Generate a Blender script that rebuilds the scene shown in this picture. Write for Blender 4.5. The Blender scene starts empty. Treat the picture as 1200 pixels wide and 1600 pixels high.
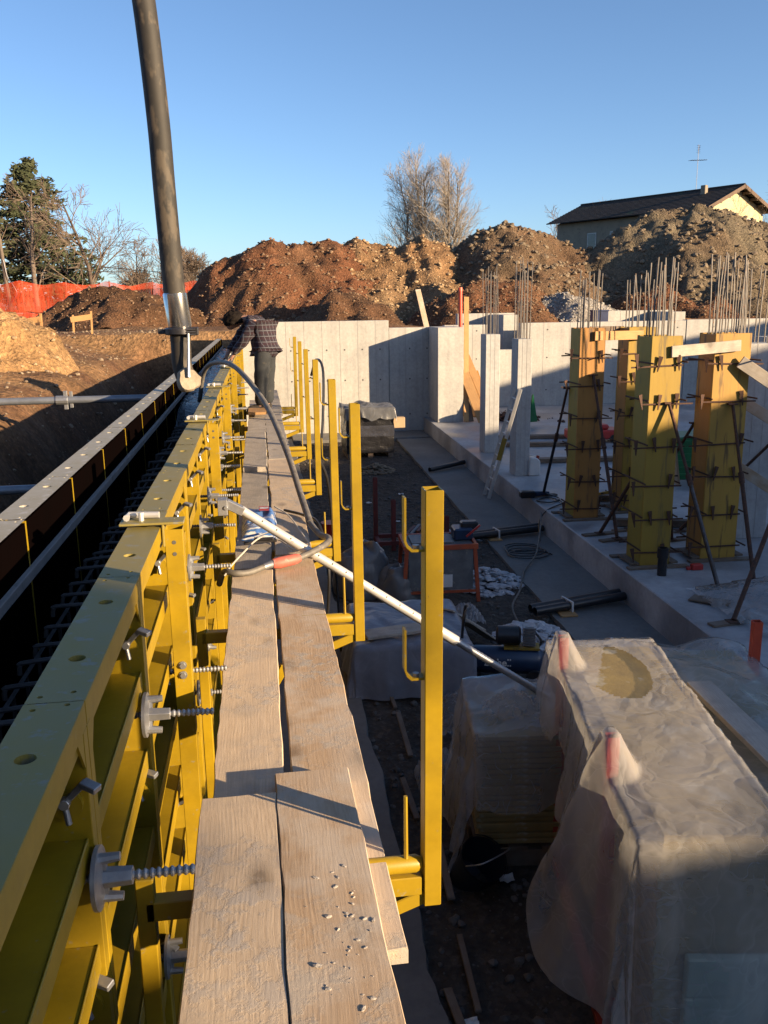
import bpy, bmesh, math, random
from mathutils import Vector, Matrix, noise as mnoise
random.seed(7)
R = math.radians
scene = bpy.context.scene
COL = scene.collection

# ------------------------------------------------------------------ camera
CAM_H = 1.58
pitch, yaw, roll = R(13.21), R(7.763), R(0.77)
fwd = Vector((math.sin(yaw)*math.cos(pitch), math.cos(yaw)*math.cos(pitch), -math.sin(pitch)))
rgt0 = Vector((math.cos(yaw), -math.sin(yaw), 0)); dwn0 = fwd.cross(rgt0)
ix = rgt0*math.cos(roll) + dwn0*math.sin(roll)
iy = -rgt0*math.sin(roll) + dwn0*math.cos(roll)
cam_d = bpy.data.cameras.new("camera"); cam = bpy.data.objects.new("camera", cam_d); COL.objects.link(cam)
mw = Matrix.Identity(4)
for r in range(3):
    mw[r][0] = ix[r]; mw[r][1] = -iy[r]; mw[r][2] = -fwd[r]
mw.translation = (0, 0, CAM_H)
cam.matrix_world = mw
cam_d.sensor_fit = 'VERTICAL'; cam_d.sensor_height = 24; cam_d.lens = 24*1383/1600
cam_d.clip_start = 0.05; cam_d.clip_end = 3000
scene.camera = cam

# ------------------------------------------------------------------ light
SUN_EL = R(13.5); SUN_H = Vector((0.8, -0.6, 0))
to_sun = SUN_H*math.cos(SUN_EL) + Vector((0, 0, math.sin(SUN_EL)))
world = bpy.data.worlds.new("World"); scene.world = world; world.use_nodes = True
wn = world.node_tree.nodes; wl = world.node_tree.links
sky = wn.new('ShaderNodeTexSky'); sky.sky_type = 'NISHITA'; sky.sun_disc = False
sky.sun_elevation = SUN_EL; sky.sun_rotation = math.atan2(0.8, -0.6)
sky.altitude = 200; sky.air_density = 0.75; sky.dust_density = 0.9; sky.ozone_density = 3.0
bg = wn['Background']; bg.inputs['Strength'].default_value = 0.077
wl.new(sky.outputs[0], bg.inputs['Color'])
sun_d = bpy.data.lights.new("sun", 'SUN'); sun_d.energy = 5.0; sun_d.angle = R(0.53); sun_d.color = (1.0, 0.74, 0.455)
sun = bpy.data.objects.new("sun", sun_d); COL.objects.link(sun)
sun.rotation_euler = to_sun.to_track_quat('Z', 'Y').to_euler(); sun.location = (20, -15, 20)
vs = scene.view_settings
vs.view_transform = 'Standard'; vs.look = 'None'; vs.gamma = 1; vs.exposure = 1.5; vs.use_curve_mapping = False
scene.cycles.max_bounces = 8; scene.cycles.transparent_max_bounces = 12

# ------------------------------------------------------------------ materials
MATS = {}
ALB = .76          # overall reflectance of paints, soils and timber
def _new(name):
    m = bpy.data.materials.new(name); m.use_nodes = True
    nt = m.node_tree; return m, nt, nt.nodes['Principled BSDF'], nt.nodes['Material Output']
def _noise(nt, scale, detail=6, rough=.6, vec=None, kind='ShaderNodeTexNoise', stretch=None, coord='Object'):
    n = nt.nodes.new(kind)
    n.inputs['Scale'].default_value = scale
    if kind == 'ShaderNodeTexNoise':
        n.inputs['Detail'].default_value = detail; n.inputs['Roughness'].default_value = rough
    tc = nt.nodes.new('ShaderNodeTexCoord'); src = tc.outputs[coord]
    if coord == 'World':
        pass
    if stretch:
        mp = nt.nodes.new('ShaderNodeMapping'); mp.inputs['Scale'].default_value = stretch
        nt.links.new(src, mp.inputs['Vector']); src = mp.outputs[0]
    if vec is not None: src = vec
    nt.links.new(src, n.inputs['Vector'])
    return n
def _ramp(nt, src, stops):
    r = nt.nodes.new('ShaderNodeValToRGB'); e = r.color_ramp.elements
    while len(e) < len(stops): e.new(0.5)
    for el, (p, c) in zip(e, stops):
        el.position = p; el.color = (*c, 1) if len(c) == 3 else c
    nt.links.new(src, r.inputs[0]); return r
def _mix(nt, fac, a, b, kind='MIX'):
    m = nt.nodes.new('ShaderNodeMix'); m.data_type = 'RGBA'; m.blend_type = kind
    for sock, v in ((m.inputs[0], fac), (m.inputs[6], a), (m.inputs[7], b)):
        if hasattr(v, 'is_output'): nt.links.new(v, sock)
        elif isinstance(v, (int, float)): sock.default_value = v
        else: sock.default_value = (*v, 1)
    return m.outputs[2]
def _bump(nt, bsdf, src, strength, dist=.01):
    b = nt.nodes.new('ShaderNodeBump'); b.inputs['Strength'].default_value = strength; b.inputs['Distance'].default_value = dist
    nt.links.new(src, b.inputs['Height'])
    old = bsdf.inputs['Normal'].links
    if old: nt.links.new(old[0].from_socket, b.inputs['Normal'])
    nt.links.new(b.outputs[0], bsdf.inputs['Normal'])
def mat(name, c1, c2=None, scale=6, rough=.7, metal=0, bump=0, bscale=None, bdist=.01, spots=None, sscale=30, sthr=.62, stretch=None, spec=None, rvar=0, spots2=None, s2scale=60, s2thr=.7):
    """two-tone noise, optional spots of a third colour, optional relief"""
    m, nt, b, out = _new(name)
    c2 = c2 or tuple(x*.75 for x in c1)
    c1, c2 = tuple(x*ALB for x in c1), tuple(x*ALB for x in c2); spots = tuple(x*ALB for x in spots) if spots else None
    n = _noise(nt, scale, stretch=stretch)
    col = _ramp(nt, n.outputs[0], [(.32, c1), (.68, c2)]).outputs[0]
    if spots:
        s = _noise(nt, sscale, 4, .6, stretch=stretch)
        f = _ramp(nt, s.outputs[0], [(sthr, (0, 0, 0)), (sthr+.08, (1, 1, 1))]).outputs[0]
        col = _mix(nt, f, col, spots)
    if spots2:
        s = _noise(nt, s2scale, 5, .65); f = _ramp(nt, s.outputs[0], [(s2thr, (0, 0, 0)), (s2thr+.04, (.9, .9, .9))]).outputs[0]
        col = _mix(nt, f, col, spots2)
        s = _noise(nt, 2.4, 6, .7); f = _ramp(nt, s.outputs[0], [(.35, (.72, .72, .72)), (.6, (1.06, 1.06, 1.06))]).outputs[0]
        col = _mix(nt, 1.0, col, f, 'MULTIPLY')
    nt.links.new(col, b.inputs['Base Color'])
    b.inputs['Roughness'].default_value = rough; b.inputs['Metallic'].default_value = metal
    if rvar:
        rr = nt.nodes.new('ShaderNodeMapRange'); rr.inputs[3].default_value = max(.05, rough-rvar); rr.inputs[4].default_value = min(1, rough+rvar)
        nt.links.new(n.outputs[0], rr.inputs[0]); nt.links.new(rr.outputs[0], b.inputs['Roughness'])
    if spec is not None: b.inputs['Specular IOR Level'].default_value = spec
    if bump:
        bn = _noise(nt, bscale or scale*4, 8, .65, stretch=stretch); _bump(nt, b, bn.outputs[0], bump, bdist)
    MATS[name] = m; return m

def wood(name, light, dark, grain=1.0, stain=(.16, .13, .1), stain_amt=.5, splash=None, rough=.75):
    """boards: grain runs along local Y, every object gets its own tone and offset"""
    m, nt, b, out = _new(name)
    light, dark, stain = (tuple(x*ALB for x in q) for q in (light, dark, stain)); splash = tuple(x*ALB for x in splash) if splash else None
    tc = nt.nodes.new('ShaderNodeTexCoord'); oi = nt.nodes.new('ShaderNodeObjectInfo')
    add = nt.nodes.new('ShaderNodeVectorMath'); add.operation = 'ADD'
    mul = nt.nodes.new('ShaderNodeVectorMath'); mul.operation = 'SCALE'; mul.inputs[0].default_value = (13.7, 29.3, 7.1)
    nt.links.new(oi.outputs['Random'], mul.inputs['Scale'])
    nt.links.new(tc.outputs['Object'], add.inputs[0]); nt.links.new(mul.outputs[0], add.inputs[1])
    v = add.outputs[0]
    mp = nt.nodes.new('ShaderNodeMapping'); mp.inputs['Scale'].default_value = (1, .07, 1); nt.links.new(v, mp.inputs[0])
    # warp grain so it flows round knots
    wn_ = _noise(nt, 2.2, 2, .5, vec=v)
    wv = nt.nodes.new('ShaderNodeVectorMath'); wv.operation = 'MULTIPLY_ADD'
    nt.links.new(wn_.outputs['Color'], wv.inputs[0]); wv.inputs[1].default_value = (.045, .03, .03); nt.links.new(mp.outputs[0], wv.inputs[2])
    g = _noise(nt, 120*grain, 8, .75, vec=wv.outputs[0])
    rings = nt.nodes.new('ShaderNodeTexWave'); rings.wave_type = 'BANDS'; rings.bands_direction = 'X'
    rings.inputs['Scale'].default_value = 26*grain; rings.inputs['Distortion'].default_value = 4.5; rings.inputs['Detail'].default_value = 3
    nt.links.new(wv.outputs[0], rings.inputs['Vector'])
    c = _ramp(nt, g.outputs[0], [(.3, dark), (.62, light)]).outputs[0]
    rf = _ramp(nt, rings.outputs[0], [(0, (.80, .75, .69)), (.5, (1, 1, 1))]).outputs[0]
    rn = _noise(nt, 2.0, 3, .5, vec=v)
    rfac = _ramp(nt, rn.outputs[0], [(.42, (.03, .03, .03)), (.66, (.55, .55, .55))]).outputs[0]
    c = _mix(nt, rfac, c, _mix(nt, 1.0, c, rf, 'MULTIPLY'))
    cr = _ramp(nt, g.outputs[0], [(.24, (.35, .3, .26)), (.30, (1, 1, 1))]).outputs[0]
    c = _mix(nt, .8, c, cr, 'MULTIPLY')
    # knots
    kmp = nt.nodes.new('ShaderNodeMapping'); kmp.inputs['Scale'].default_value = (4.6, 2.2, 2); nt.links.new(v, kmp.inputs[0])
    kv = nt.nodes.new('ShaderNodeTexVoronoi'); kv.inputs['Scale'].default_value = 1.0; nt.links.new(kmp.outputs[0], kv.inputs['Vector'])
    kf = _ramp(nt, kv.outputs['Distance'], [(.07, (.9, .9, .9)), (.11, (.55, .55, .55)), (.22, (0, 0, 0))]).outputs[0]
    c = _mix(nt, kf, c, tuple(x*.45 for x in dark))
    # broad stains and weathering
    st = _noise(nt, 3.1, 5, .6, vec=mp.outputs[0]); st2 = _noise(nt, 5.5, 6, .6, vec=v)
    sf = _ramp(nt, st2.outputs[0], [(.46, (0, 0, 0)), (.66, (stain_amt,)*3)]).outputs[0]
    c = _mix(nt, sf, c, stain)
    sf2 = _ramp(nt, st.outputs[0], [(.48, (0, 0, 0)), (.7, (stain_amt*.8,)*3)]).outputs[0]
    c = _mix(nt, sf2, c, tuple(min(1, x*1.15) for x in stain))
    if splash:
        sp = _noise(nt, 11, 9, .72, vec=v); s3 = _noise(nt, 1.8, 2, .5, vec=v)
        a = _ramp(nt, sp.outputs[0], [(.50, (0, 0, 0)), (.58, (.85, .85, .85))]).outputs[0]
        d = _ramp(nt, s3.outputs[0], [(.50, (0, 0, 0)), (.66, (1, 1, 1))]).outputs[0]
        ff = _mix(nt, 1.0, a, d, 'MULTIPLY')
        c = _mix(nt, ff, c, splash)
        _bump(nt, b, ff, .4, .003)
    # per-board tone
    tone = _ramp(nt, oi.outputs['Random'], [(0, (.82, .80, .78)), (1, (1.08, 1.05, 1.02))]).outputs[0]
    c = _mix(nt, 1.0, c, tone, 'MULTIPLY')
    nt.links.new(c, b.inputs['Base Color']); b.inputs['Roughness'].default_value = rough
    _bump(nt, b, g.outputs[0], .55, .002); _bump(nt, b, rings.outputs[0], .08, .001)
    MATS[name] = m; return m

def concrete(name, c, c2, streak=.35, rough=.85, wet=0):
    m, nt, b, out = _new(name)
    geo = nt.nodes.new('ShaderNodeNewGeometry')
    n1 = _noise(nt, 1.3, 8, .62, vec=geo.outputs['Position'])
    n2 = _noise(nt, 14, 6, .7, vec=geo.outputs['Position'])
    mp = nt.nodes.new('ShaderNodeMapping'); mp.inputs['Scale'].default_value = (6, 6, .35); nt.links.new(geo.outputs['Position'], mp.inputs[0])
    n3 = _noise(nt, 1.2, 5, .6, vec=mp.outputs[0])
    col = _ramp(nt, n1.outputs[0], [(.3, c), (.7, c2)]).outputs[0]
    f2 = _ramp(nt, n2.outputs[0], [(.35, (.8, .8, .8)), (.65, (1.05, 1.05, 1.05))]).outputs[0]
    col = _mix(nt, .8, col, f2, 'MULTIPLY')
    f3 = _ramp(nt, n3.outputs[0], [(.35, (.62, .62, .63)), (.6, (1, 1, 1))]).outputs[0]
    col = _mix(nt, streak, col, f3, 'MULTIPLY')
    vor = nt.nodes.new('ShaderNodeTexVoronoi'); vor.inputs['Scale'].default_value = 9; nt.links.new(geo.outputs['Position'], vor.inputs['Vector'])
    pit = _ramp(nt, vor.outputs['Distance'], [(.035, (.45, .45, .45)), (.07, (1, 1, 1))]).outputs[0]
    col = _mix(nt, .8, col, pit, 'MULTIPLY')
    nt.links.new(col, b.inputs['Base Color']); b.inputs['Roughness'].default_value = rough
    if wet:
        n4 = _noise(nt, .9, 4, .5, vec=geo.outputs['Position'])
        rr = _ramp(nt, n4.outputs[0], [(.42, (rough,)*3), (.6, (wet,)*3)]).outputs[0]
        nt.links.new(rr, b.inputs['Roughness'])
        dk = _ramp(nt, n4.outputs[0], [(.42, (1, 1, 1)), (.6, (.6, .6, .62))]).outputs[0]
        nt.links.new(_mix(nt, 1.0, col, dk, 'MULTIPLY'), b.inputs['Base Color'])
    _bump(nt, b, n2.outputs[0], .35, .006)
    MATS[name] = m; return m

def soil(name, attr='tint', grit=1.0, fleck=2):
    """bare soil whose kind (brown, tan, grey gravel) is carried by a colour attribute"""
    m, nt, b, out = _new(name)
    geo = nt.nodes.new('ShaderNodeNewGeometry'); P = geo.outputs['Position']
    at = nt.nodes.new('ShaderNodeAttribute'); at.attribute_name = attr
    n1 = _noise(nt, .8, 8, .65, vec=P); n2 = _noise(nt, 7*grit, 8, .7, vec=P)
    v = nt.nodes.new('ShaderNodeTexVoronoi'); v.inputs['Scale'].default_value = 9*grit; nt.links.new(P, v.inputs['Vector'])
    v2 = nt.nodes.new('ShaderNodeTexVoronoi'); v2.inputs['Scale'].default_value = 28*grit; nt.links.new(P, v2.inputs['Vector'])
    f1 = _ramp(nt, n1.outputs[0], [(.3, (.62, .6, .58)), (.7, (1.25, 1.22, 1.2))]).outputs[0]
    c = _mix(nt, 1.0, at.outputs['Color'], f1, 'MULTIPLY'); c = _mix(nt, 1.0, c, (ALB, ALB, ALB), 'MULTIPLY')
    f2 = _ramp(nt, n2.outputs[0], [(.3, (.55, .55, .55)), (.68, (1.3, 1.3, 1.3))]).outputs[0]
    c = _mix(nt, 1.0, c, f2, 'MULTIPLY')
    ps = _ramp(nt, (v2 if fleck == 2 else v).outputs['Color'], [(.60, (0, 0, 0)), (.80, (.45, .45, .45))]).outputs[0]
    lt = _mix(nt, 1.0, c, (1.9, 1.85, 1.8), 'MULTIPLY')
    c = _mix(nt, ps, c, lt)
    nt.links.new(c, b.inputs['Base Color']); b.inputs['Roughness'].default_value = .95; b.inputs['Specular IOR Level'].default_value = .2
    _bump(nt, b, n2.outputs[0], .9, .06); _bump(nt, b, v.outputs['Distance'], .6, .05); _bump(nt, b, v2.outputs['Distance'], .4, .02)
    MATS[name] = m; return m

def plastic(name, col=(.85, .86, .88), clear=.45, rough=.25):
    m, nt, b, out = _new(name)
    nt.nodes.remove(b); col = tuple(x*.85 for x in col)
    tr = nt.nodes.new('ShaderNodeBsdfTransparent'); tr.inputs[0].default_value = (.93, .94, .95, 1)
    di = nt.nodes.new('ShaderNodeBsdfDiffuse'); tl = nt.nodes.new('ShaderNodeBsdfTranslucent'); gl = nt.nodes.new('ShaderNodeBsdfGlossy')
    di.inputs[0].default_value = (*col, 1); tl.inputs[0].default_value = (*col, 1); gl.inputs['Roughness'].default_value = rough
    geo = nt.nodes.new('ShaderNodeNewGeometry')
    n = _noise(nt, 5, 3, .55, vec=geo.outputs['Position'])
    ab = nt.nodes.new('ShaderNodeMath'); ab.operation = 'SUBTRACT'; nt.links.new(n.outputs[0], ab.inputs[0]); ab.inputs[1].default_value = .5
    ab2 = nt.nodes.new('ShaderNodeMath'); ab2.operation = 'ABSOLUTE'; nt.links.new(ab.outputs[0], ab2.inputs[0])
    bmp = nt.nodes.new('ShaderNodeBump'); bmp.inputs['Strength'].default_value = .16; bmp.inputs['Distance'].default_value = .02
    nt.links.new(ab2.outputs[0], bmp.inputs['Height'])
    for q in (di, tl, gl): nt.links.new(bmp.outputs[0], q.inputs['Normal'])
    dn = _noise(nt, 2.0, 3, .5, vec=geo.outputs['Position'])
    wv = nt.nodes.new('ShaderNodeVectorMath'); wv.operation = 'MULTIPLY_ADD'; nt.links.new(dn.outputs['Color'], wv.inputs[0]); wv.inputs[1].default_value = (1.3, 1.1, .9); nt.links.new(geo.outputs['Position'], wv.inputs[2])
    prev = bmp; crs = None
    for sc_, dist_ in ((1.5, .06), (4.2, .022)):
        vo = nt.nodes.new('ShaderNodeTexVoronoi'); vo.feature = 'DISTANCE_TO_EDGE'; vo.inputs['Scale'].default_value = sc_; nt.links.new(wv.outputs[0], vo.inputs['Vector'])
        hb = nt.nodes.new('ShaderNodeBump'); hb.inputs['Strength'].default_value = .15; hb.inputs['Distance'].default_value = dist_
        nt.links.new(_ramp(nt, vo.outputs['Distance'], [(0, (0, 0, 0)), (.35, (1, 1, 1))]).outputs[0], hb.inputs['Height']); nt.links.new(prev.outputs[0], hb.inputs['Normal']); prev = hb
        ln = _ramp(nt, vo.outputs['Distance'], [(0, (.06, .06, .06)), (.03, (0, 0, 0))]).outputs[0]
        crs = ln if crs is None else _mix(nt, 1.0, crs, ln, 'ADD')
    bmp = prev
    for q in (di, tl, gl): nt.links.new(bmp.outputs[0], q.inputs['Normal'])
    m1 = nt.nodes.new('ShaderNodeMixShader'); m1.inputs[0].default_value = .45
    nt.links.new(di.outputs[0], m1.inputs[1]); nt.links.new(tl.outputs[0], m1.inputs[2])
    fr = nt.nodes.new('ShaderNodeFresnel'); fr.inputs[0].default_value = 1.45; nt.links.new(bmp.outputs[0], fr.inputs['Normal'])
    m2 = nt.nodes.new('ShaderNodeMixShader'); nt.links.new(fr.outputs[0], m2.inputs[0])
    nt.links.new(m1.outputs[0], m2.inputs[1]); nt.links.new(gl.outputs[0], m2.inputs[2])
    m3 = nt.nodes.new('ShaderNodeMixShader')
    n2 = _noise(nt, 1.6, 4, .55, vec=geo.outputs['Position'])
    mr = nt.nodes.new('ShaderNodeMapRange'); mr.inputs[1].default_value = .38; mr.inputs[2].default_value = .62
    mr.inputs[3].default_value = min(.9, 1-clear+.06); mr.inputs[4].default_value = max(.06, 1-clear-.10)
    lw = nt.nodes.new('ShaderNodeLayerWeight'); lw.inputs[0].default_value = .30; nt.links.new(bmp.outputs[0], lw.inputs['Normal'])
    ad = nt.nodes.new('ShaderNodeMath'); ad.operation = 'MULTIPLY_ADD'; nt.links.new(lw.outputs['Facing'], ad.inputs[0]); ad.inputs[1].default_value = .34
    ad.use_clamp = True
    nt.links.new(n2.outputs[0], mr.inputs[0]); nt.links.new(mr.outputs[0], ad.inputs[2])
    ad2 = nt.nodes.new('ShaderNodeMath'); ad2.operation = 'ADD'; ad2.use_clamp = True; nt.links.new(ad.outputs[0], ad2.inputs[0]); nt.links.new(crs, ad2.inputs[1]); nt.links.new(ad2.outputs[0], m3.inputs[0])
    nt.links.new(tr.outputs[0], m3.inputs[1]); nt.links.new(m2.outputs[0], m3.inputs[2])
    nt.links.new(m3.outputs[0], out.inputs['Surface'])
    MATS[name] = m; return m

mat('yellow', (.43, .285, .009), (.35, .235, .011), 3, rough=.42, bump=.12, bscale=60, bdist=.001, spots=(.34, .29, .16), sscale=34, sthr=.645, rvar=.12, spots2=(.085, .055, .03), s2scale=48, s2thr=.695)
mat('yellow_sky_dust', (.255, .215, .075), (.30, .235, .05), 4, rough=.5, spots=(.27, .25, .17), sscale=14, sthr=.56, rvar=.12, spec=.3)  # top-face yellow greyed with the sky's reflection in its colour, plus dust spots
mat('film_ply', (.0035, .002, .002), (.003, .002, .002), 3, rough=.7, spec=.0)
mat('galv', (.50, .51, .52), (.36, .37, .39), 25, rough=.46, metal=.75, spots=(.45, .44, .42), sscale=60, sthr=.6, rvar=.12)
mat('galv_white', (.74, .73, .70), (.60, .60, .58), 12, rough=.42, metal=.35, spots=(.42, .40, .37), sscale=30, sthr=.66)
mat('dark_steel', (.10, .10, .11), (.06, .055, .055), 20, rough=.45, metal=.8)
mat('rust', (.11, .05, .03), (.06, .035, .028), 12, rough=.8, metal=.2, spots=(.16, .07, .035), sscale=30, sthr=.55, bump=.2, bscale=60)
mat('rebar', (.17, .155, .15), (.11, .10, .097), 18, rough=.6, metal=.2, spots=(.24, .14, .09), sscale=20, sthr=.6)
mat('rubber', (.040, .034, .027), (.016, .015, .013), 4, rough=.7, spots=(.085, .068, .048), sscale=9, sthr=.50, bump=.25, bscale=30, bdist=.003, stretch=(1, 1, .45))
mat('hose_grey', (.20, .185, .16), (.11, .10, .09), 14, rough=.6, spots=(.30, .27, .22), sscale=25, sthr=.6)
mat('black_plastic', (.018, .018, .02), (.03, .03, .033), 8, rough=.35)
mat('white_plastic', (.78, .78, .76), (.7, .7, .68), 8, rough=.4)
mat('cement_blob', (.56, .51, .45), (.42, .38, .33), 14, rough=.9, bump=.8, bscale=30, bdist=.01)
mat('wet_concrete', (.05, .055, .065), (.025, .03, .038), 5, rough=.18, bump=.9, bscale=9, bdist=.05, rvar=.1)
mat('red_paint', (.42, .045, .022), (.30, .035, .02), 6, rough=.5, spots=(.14, .05, .03), sscale=24, sthr=.62)
mat('orange_paint', (.50, .10, .03), (.36, .07, .03), 6, rough=.5, spots=(.18, .08, .05), sscale=20, sthr=.6)
mat('blue_paint', (.02, .045, .10), (.015, .03, .07), 5, rough=.35)
mat('panel_yellow', (.42, .27, .025), (.31, .20, .03), 3, rough=.6, spots=(.20, .14, .04), sscale=12, sthr=.57, bump=.15, bscale=40, stretch=(1, 1, .12))
mat('panel_orange', (.50, .24, .05), (.36, .17, .04), 3, rough=.6, spots=(.16, .09, .04), sscale=12, sthr=.58, bump=.15, bscale=40, stretch=(1, 1, .12))
mat('blue_tarp', (.03, .05, .13), (.02, .03, .09), 6, rough=.4)
mat('black_wrap', (.012, .012, .014), (.02, .02, .024), 7, rough=.28, bump=.6, bscale=14, bdist=.02)
mat('stone_mix', (.36, .28, .19), (.20, .15, .11), 1.7, rough=.9)
mat('green_plastic', (.02, .20, .07), (.015, .14, .05), 6, rough=.4)
mat('skin', (.42, .24, .17), (.36, .19, .13), 9, rough=.55)
mat('hair', (.012, .009, .008), (.02, .015, .012), 40, rough=.8, spec=.1, bump=.9, bscale=60, bdist=.01)
mat('trousers', (.036, .040, .046), (.022, .026, .030), 7, rough=.9, spots=(.075, .07, .06), sscale=9, sthr=.6, bump=.3, bscale=20)
mat('boot', (.03, .024, .02), (.05, .04, .03), 12, rough=.8)
mat('insulation', (.62, .62, .64), (.42, .43, .46), 7, rough=.6, bump=.5, bscale=12, bdist=.03)
wood('plank', (.76, .62, .45), (.60, .465, .32), 1.0, stain=(.50, .42, .33), stain_amt=.7, splash=(.56, .51, .45))
wood('plank_brown', (.62, .465, .31), (.43, .30, .18), 1.0, stain=(.62, .54, .44), stain_amt=.9, splash=(.46, .43, .38))
wood('plank_grey', (.56, .51, .44), (.38, .34, .29), 1.0, stain=(.26, .24, .21), stain_amt=.6, splash=(.42, .40, .37))
wood('new_wood', (.60, .36, .15), (.44, .24, .09), .9, stain=(.36, .2, .09), stain_amt=.35)
wood('old_wood', (.20, .145, .10), (.11, .075, .055), 1.0, stain=(.22, .19, .16), stain_amt=.6)
concrete('concrete', (.45, .44, .41), (.36, .355, .34), .35)
concrete('concrete_col', (.43, .43, .42), (.34, .345, .345), .35)
concrete('slab_concrete', (.43, .435, .44), (.30, .30, .30), .1, rough=.75, wet=.40)
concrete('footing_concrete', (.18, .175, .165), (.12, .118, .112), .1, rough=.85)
soil('soil'); soil('soil_fine', grit=1.5, fleck=1)
plastic('sheet', col=(.86, .84, .82), clear=.70, rough=.11); plastic('sheet_clear', col=(.75, .75, .77), clear=.66, rough=.12); plastic('sheet_dense', clear=.28, rough=.3)
plastic('wrap_dark', col=(.16, .17, .22), clear=.6, rough=.12)

def plaid():
    m, nt, b, out = _new('plaid')
    tc = nt.nodes.new('ShaderNodeTexCoord'); sx = nt.nodes.new('ShaderNodeSeparateXYZ'); nt.links.new(tc.outputs['Object'], sx.inputs[0])
    c = None; base = (.014, .012, .018)
    def stripes(sock, freq, lo, off=0):
        a = nt.nodes.new('ShaderNodeMath'); a.operation = 'MULTIPLY_ADD'; nt.links.new(sock, a.inputs[0]); a.inputs[1].default_value = freq; a.inputs[2].default_value = off
        f = nt.nodes.new('ShaderNodeMath'); f.operation = 'FRACT'; nt.links.new(a.outputs[0], f.inputs[0])
        g = nt.nodes.new('ShaderNodeMath'); g.operation = 'LESS_THAN'; nt.links.new(f.outputs[0], g.inputs[0]); g.inputs[1].default_value = lo
        return g.outputs[0]
    sxy = nt.nodes.new('ShaderNodeMath'); sxy.operation = 'ADD'; nt.links.new(sx.outputs[0], sxy.inputs[0]); nt.links.new(sx.outputs[1], sxy.inputs[1])
    c = _mix(nt, stripes(sx.outputs[2], 12, .35), base, (.026, .009, .014))
    c = _mix(nt, stripes(sxy.outputs[0], 12, .35), c, (.02, .009, .016))
    c = _mix(nt, stripes(sx.outputs[2], 12, .12, .5), c, (.10, .10, .115))
    c = _mix(nt, stripes(sxy.outputs[0], 12, .12, .5), c, (.085, .085, .105))
    nt.links.new(c, b.inputs['Base Color']); b.inputs['Roughness'].default_value = .9
    MATS['plaid'] = m
plaid()

def net():
    m, nt, b, out = _new('orange_net')
    b.inputs['Base Color'].default_value = (.85, .10, .03, 1); b.inputs['Roughness'].default_value = .6
    tr = nt.nodes.new('ShaderNodeBsdfTransparent'); tl = nt.nodes.new('ShaderNodeBsdfTranslucent'); tl.inputs[0].default_value = (.9, .13, .04, 1)
    m1 = nt.nodes.new('ShaderNodeMixShader'); m1.inputs[0].default_value = .35
    nt.links.new(b.outputs[0], m1.inputs[1]); nt.links.new(tl.outputs[0], m1.inputs[2])
    m2 = nt.nodes.new('ShaderNodeMixShader'); m2.inputs[0].default_value = .66
    nn = _noise(nt, 3.0, 5, .7, stretch=(3, 3, .5)); na = _ramp(nt, nn.outputs[0], [(.35, (.30, .30, .30)), (.62, (.68, .68, .68))]).outputs[0]; nt.links.new(na, m2.inputs[0])
    nt.links.new(tr.outputs[0], m2.inputs[1]); nt.links.new(m1.outputs[0], m2.inputs[2]); nt.links.new(m2.outputs[0], out.inputs['Surface'])
    MATS['orange_net'] = m
net()

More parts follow.
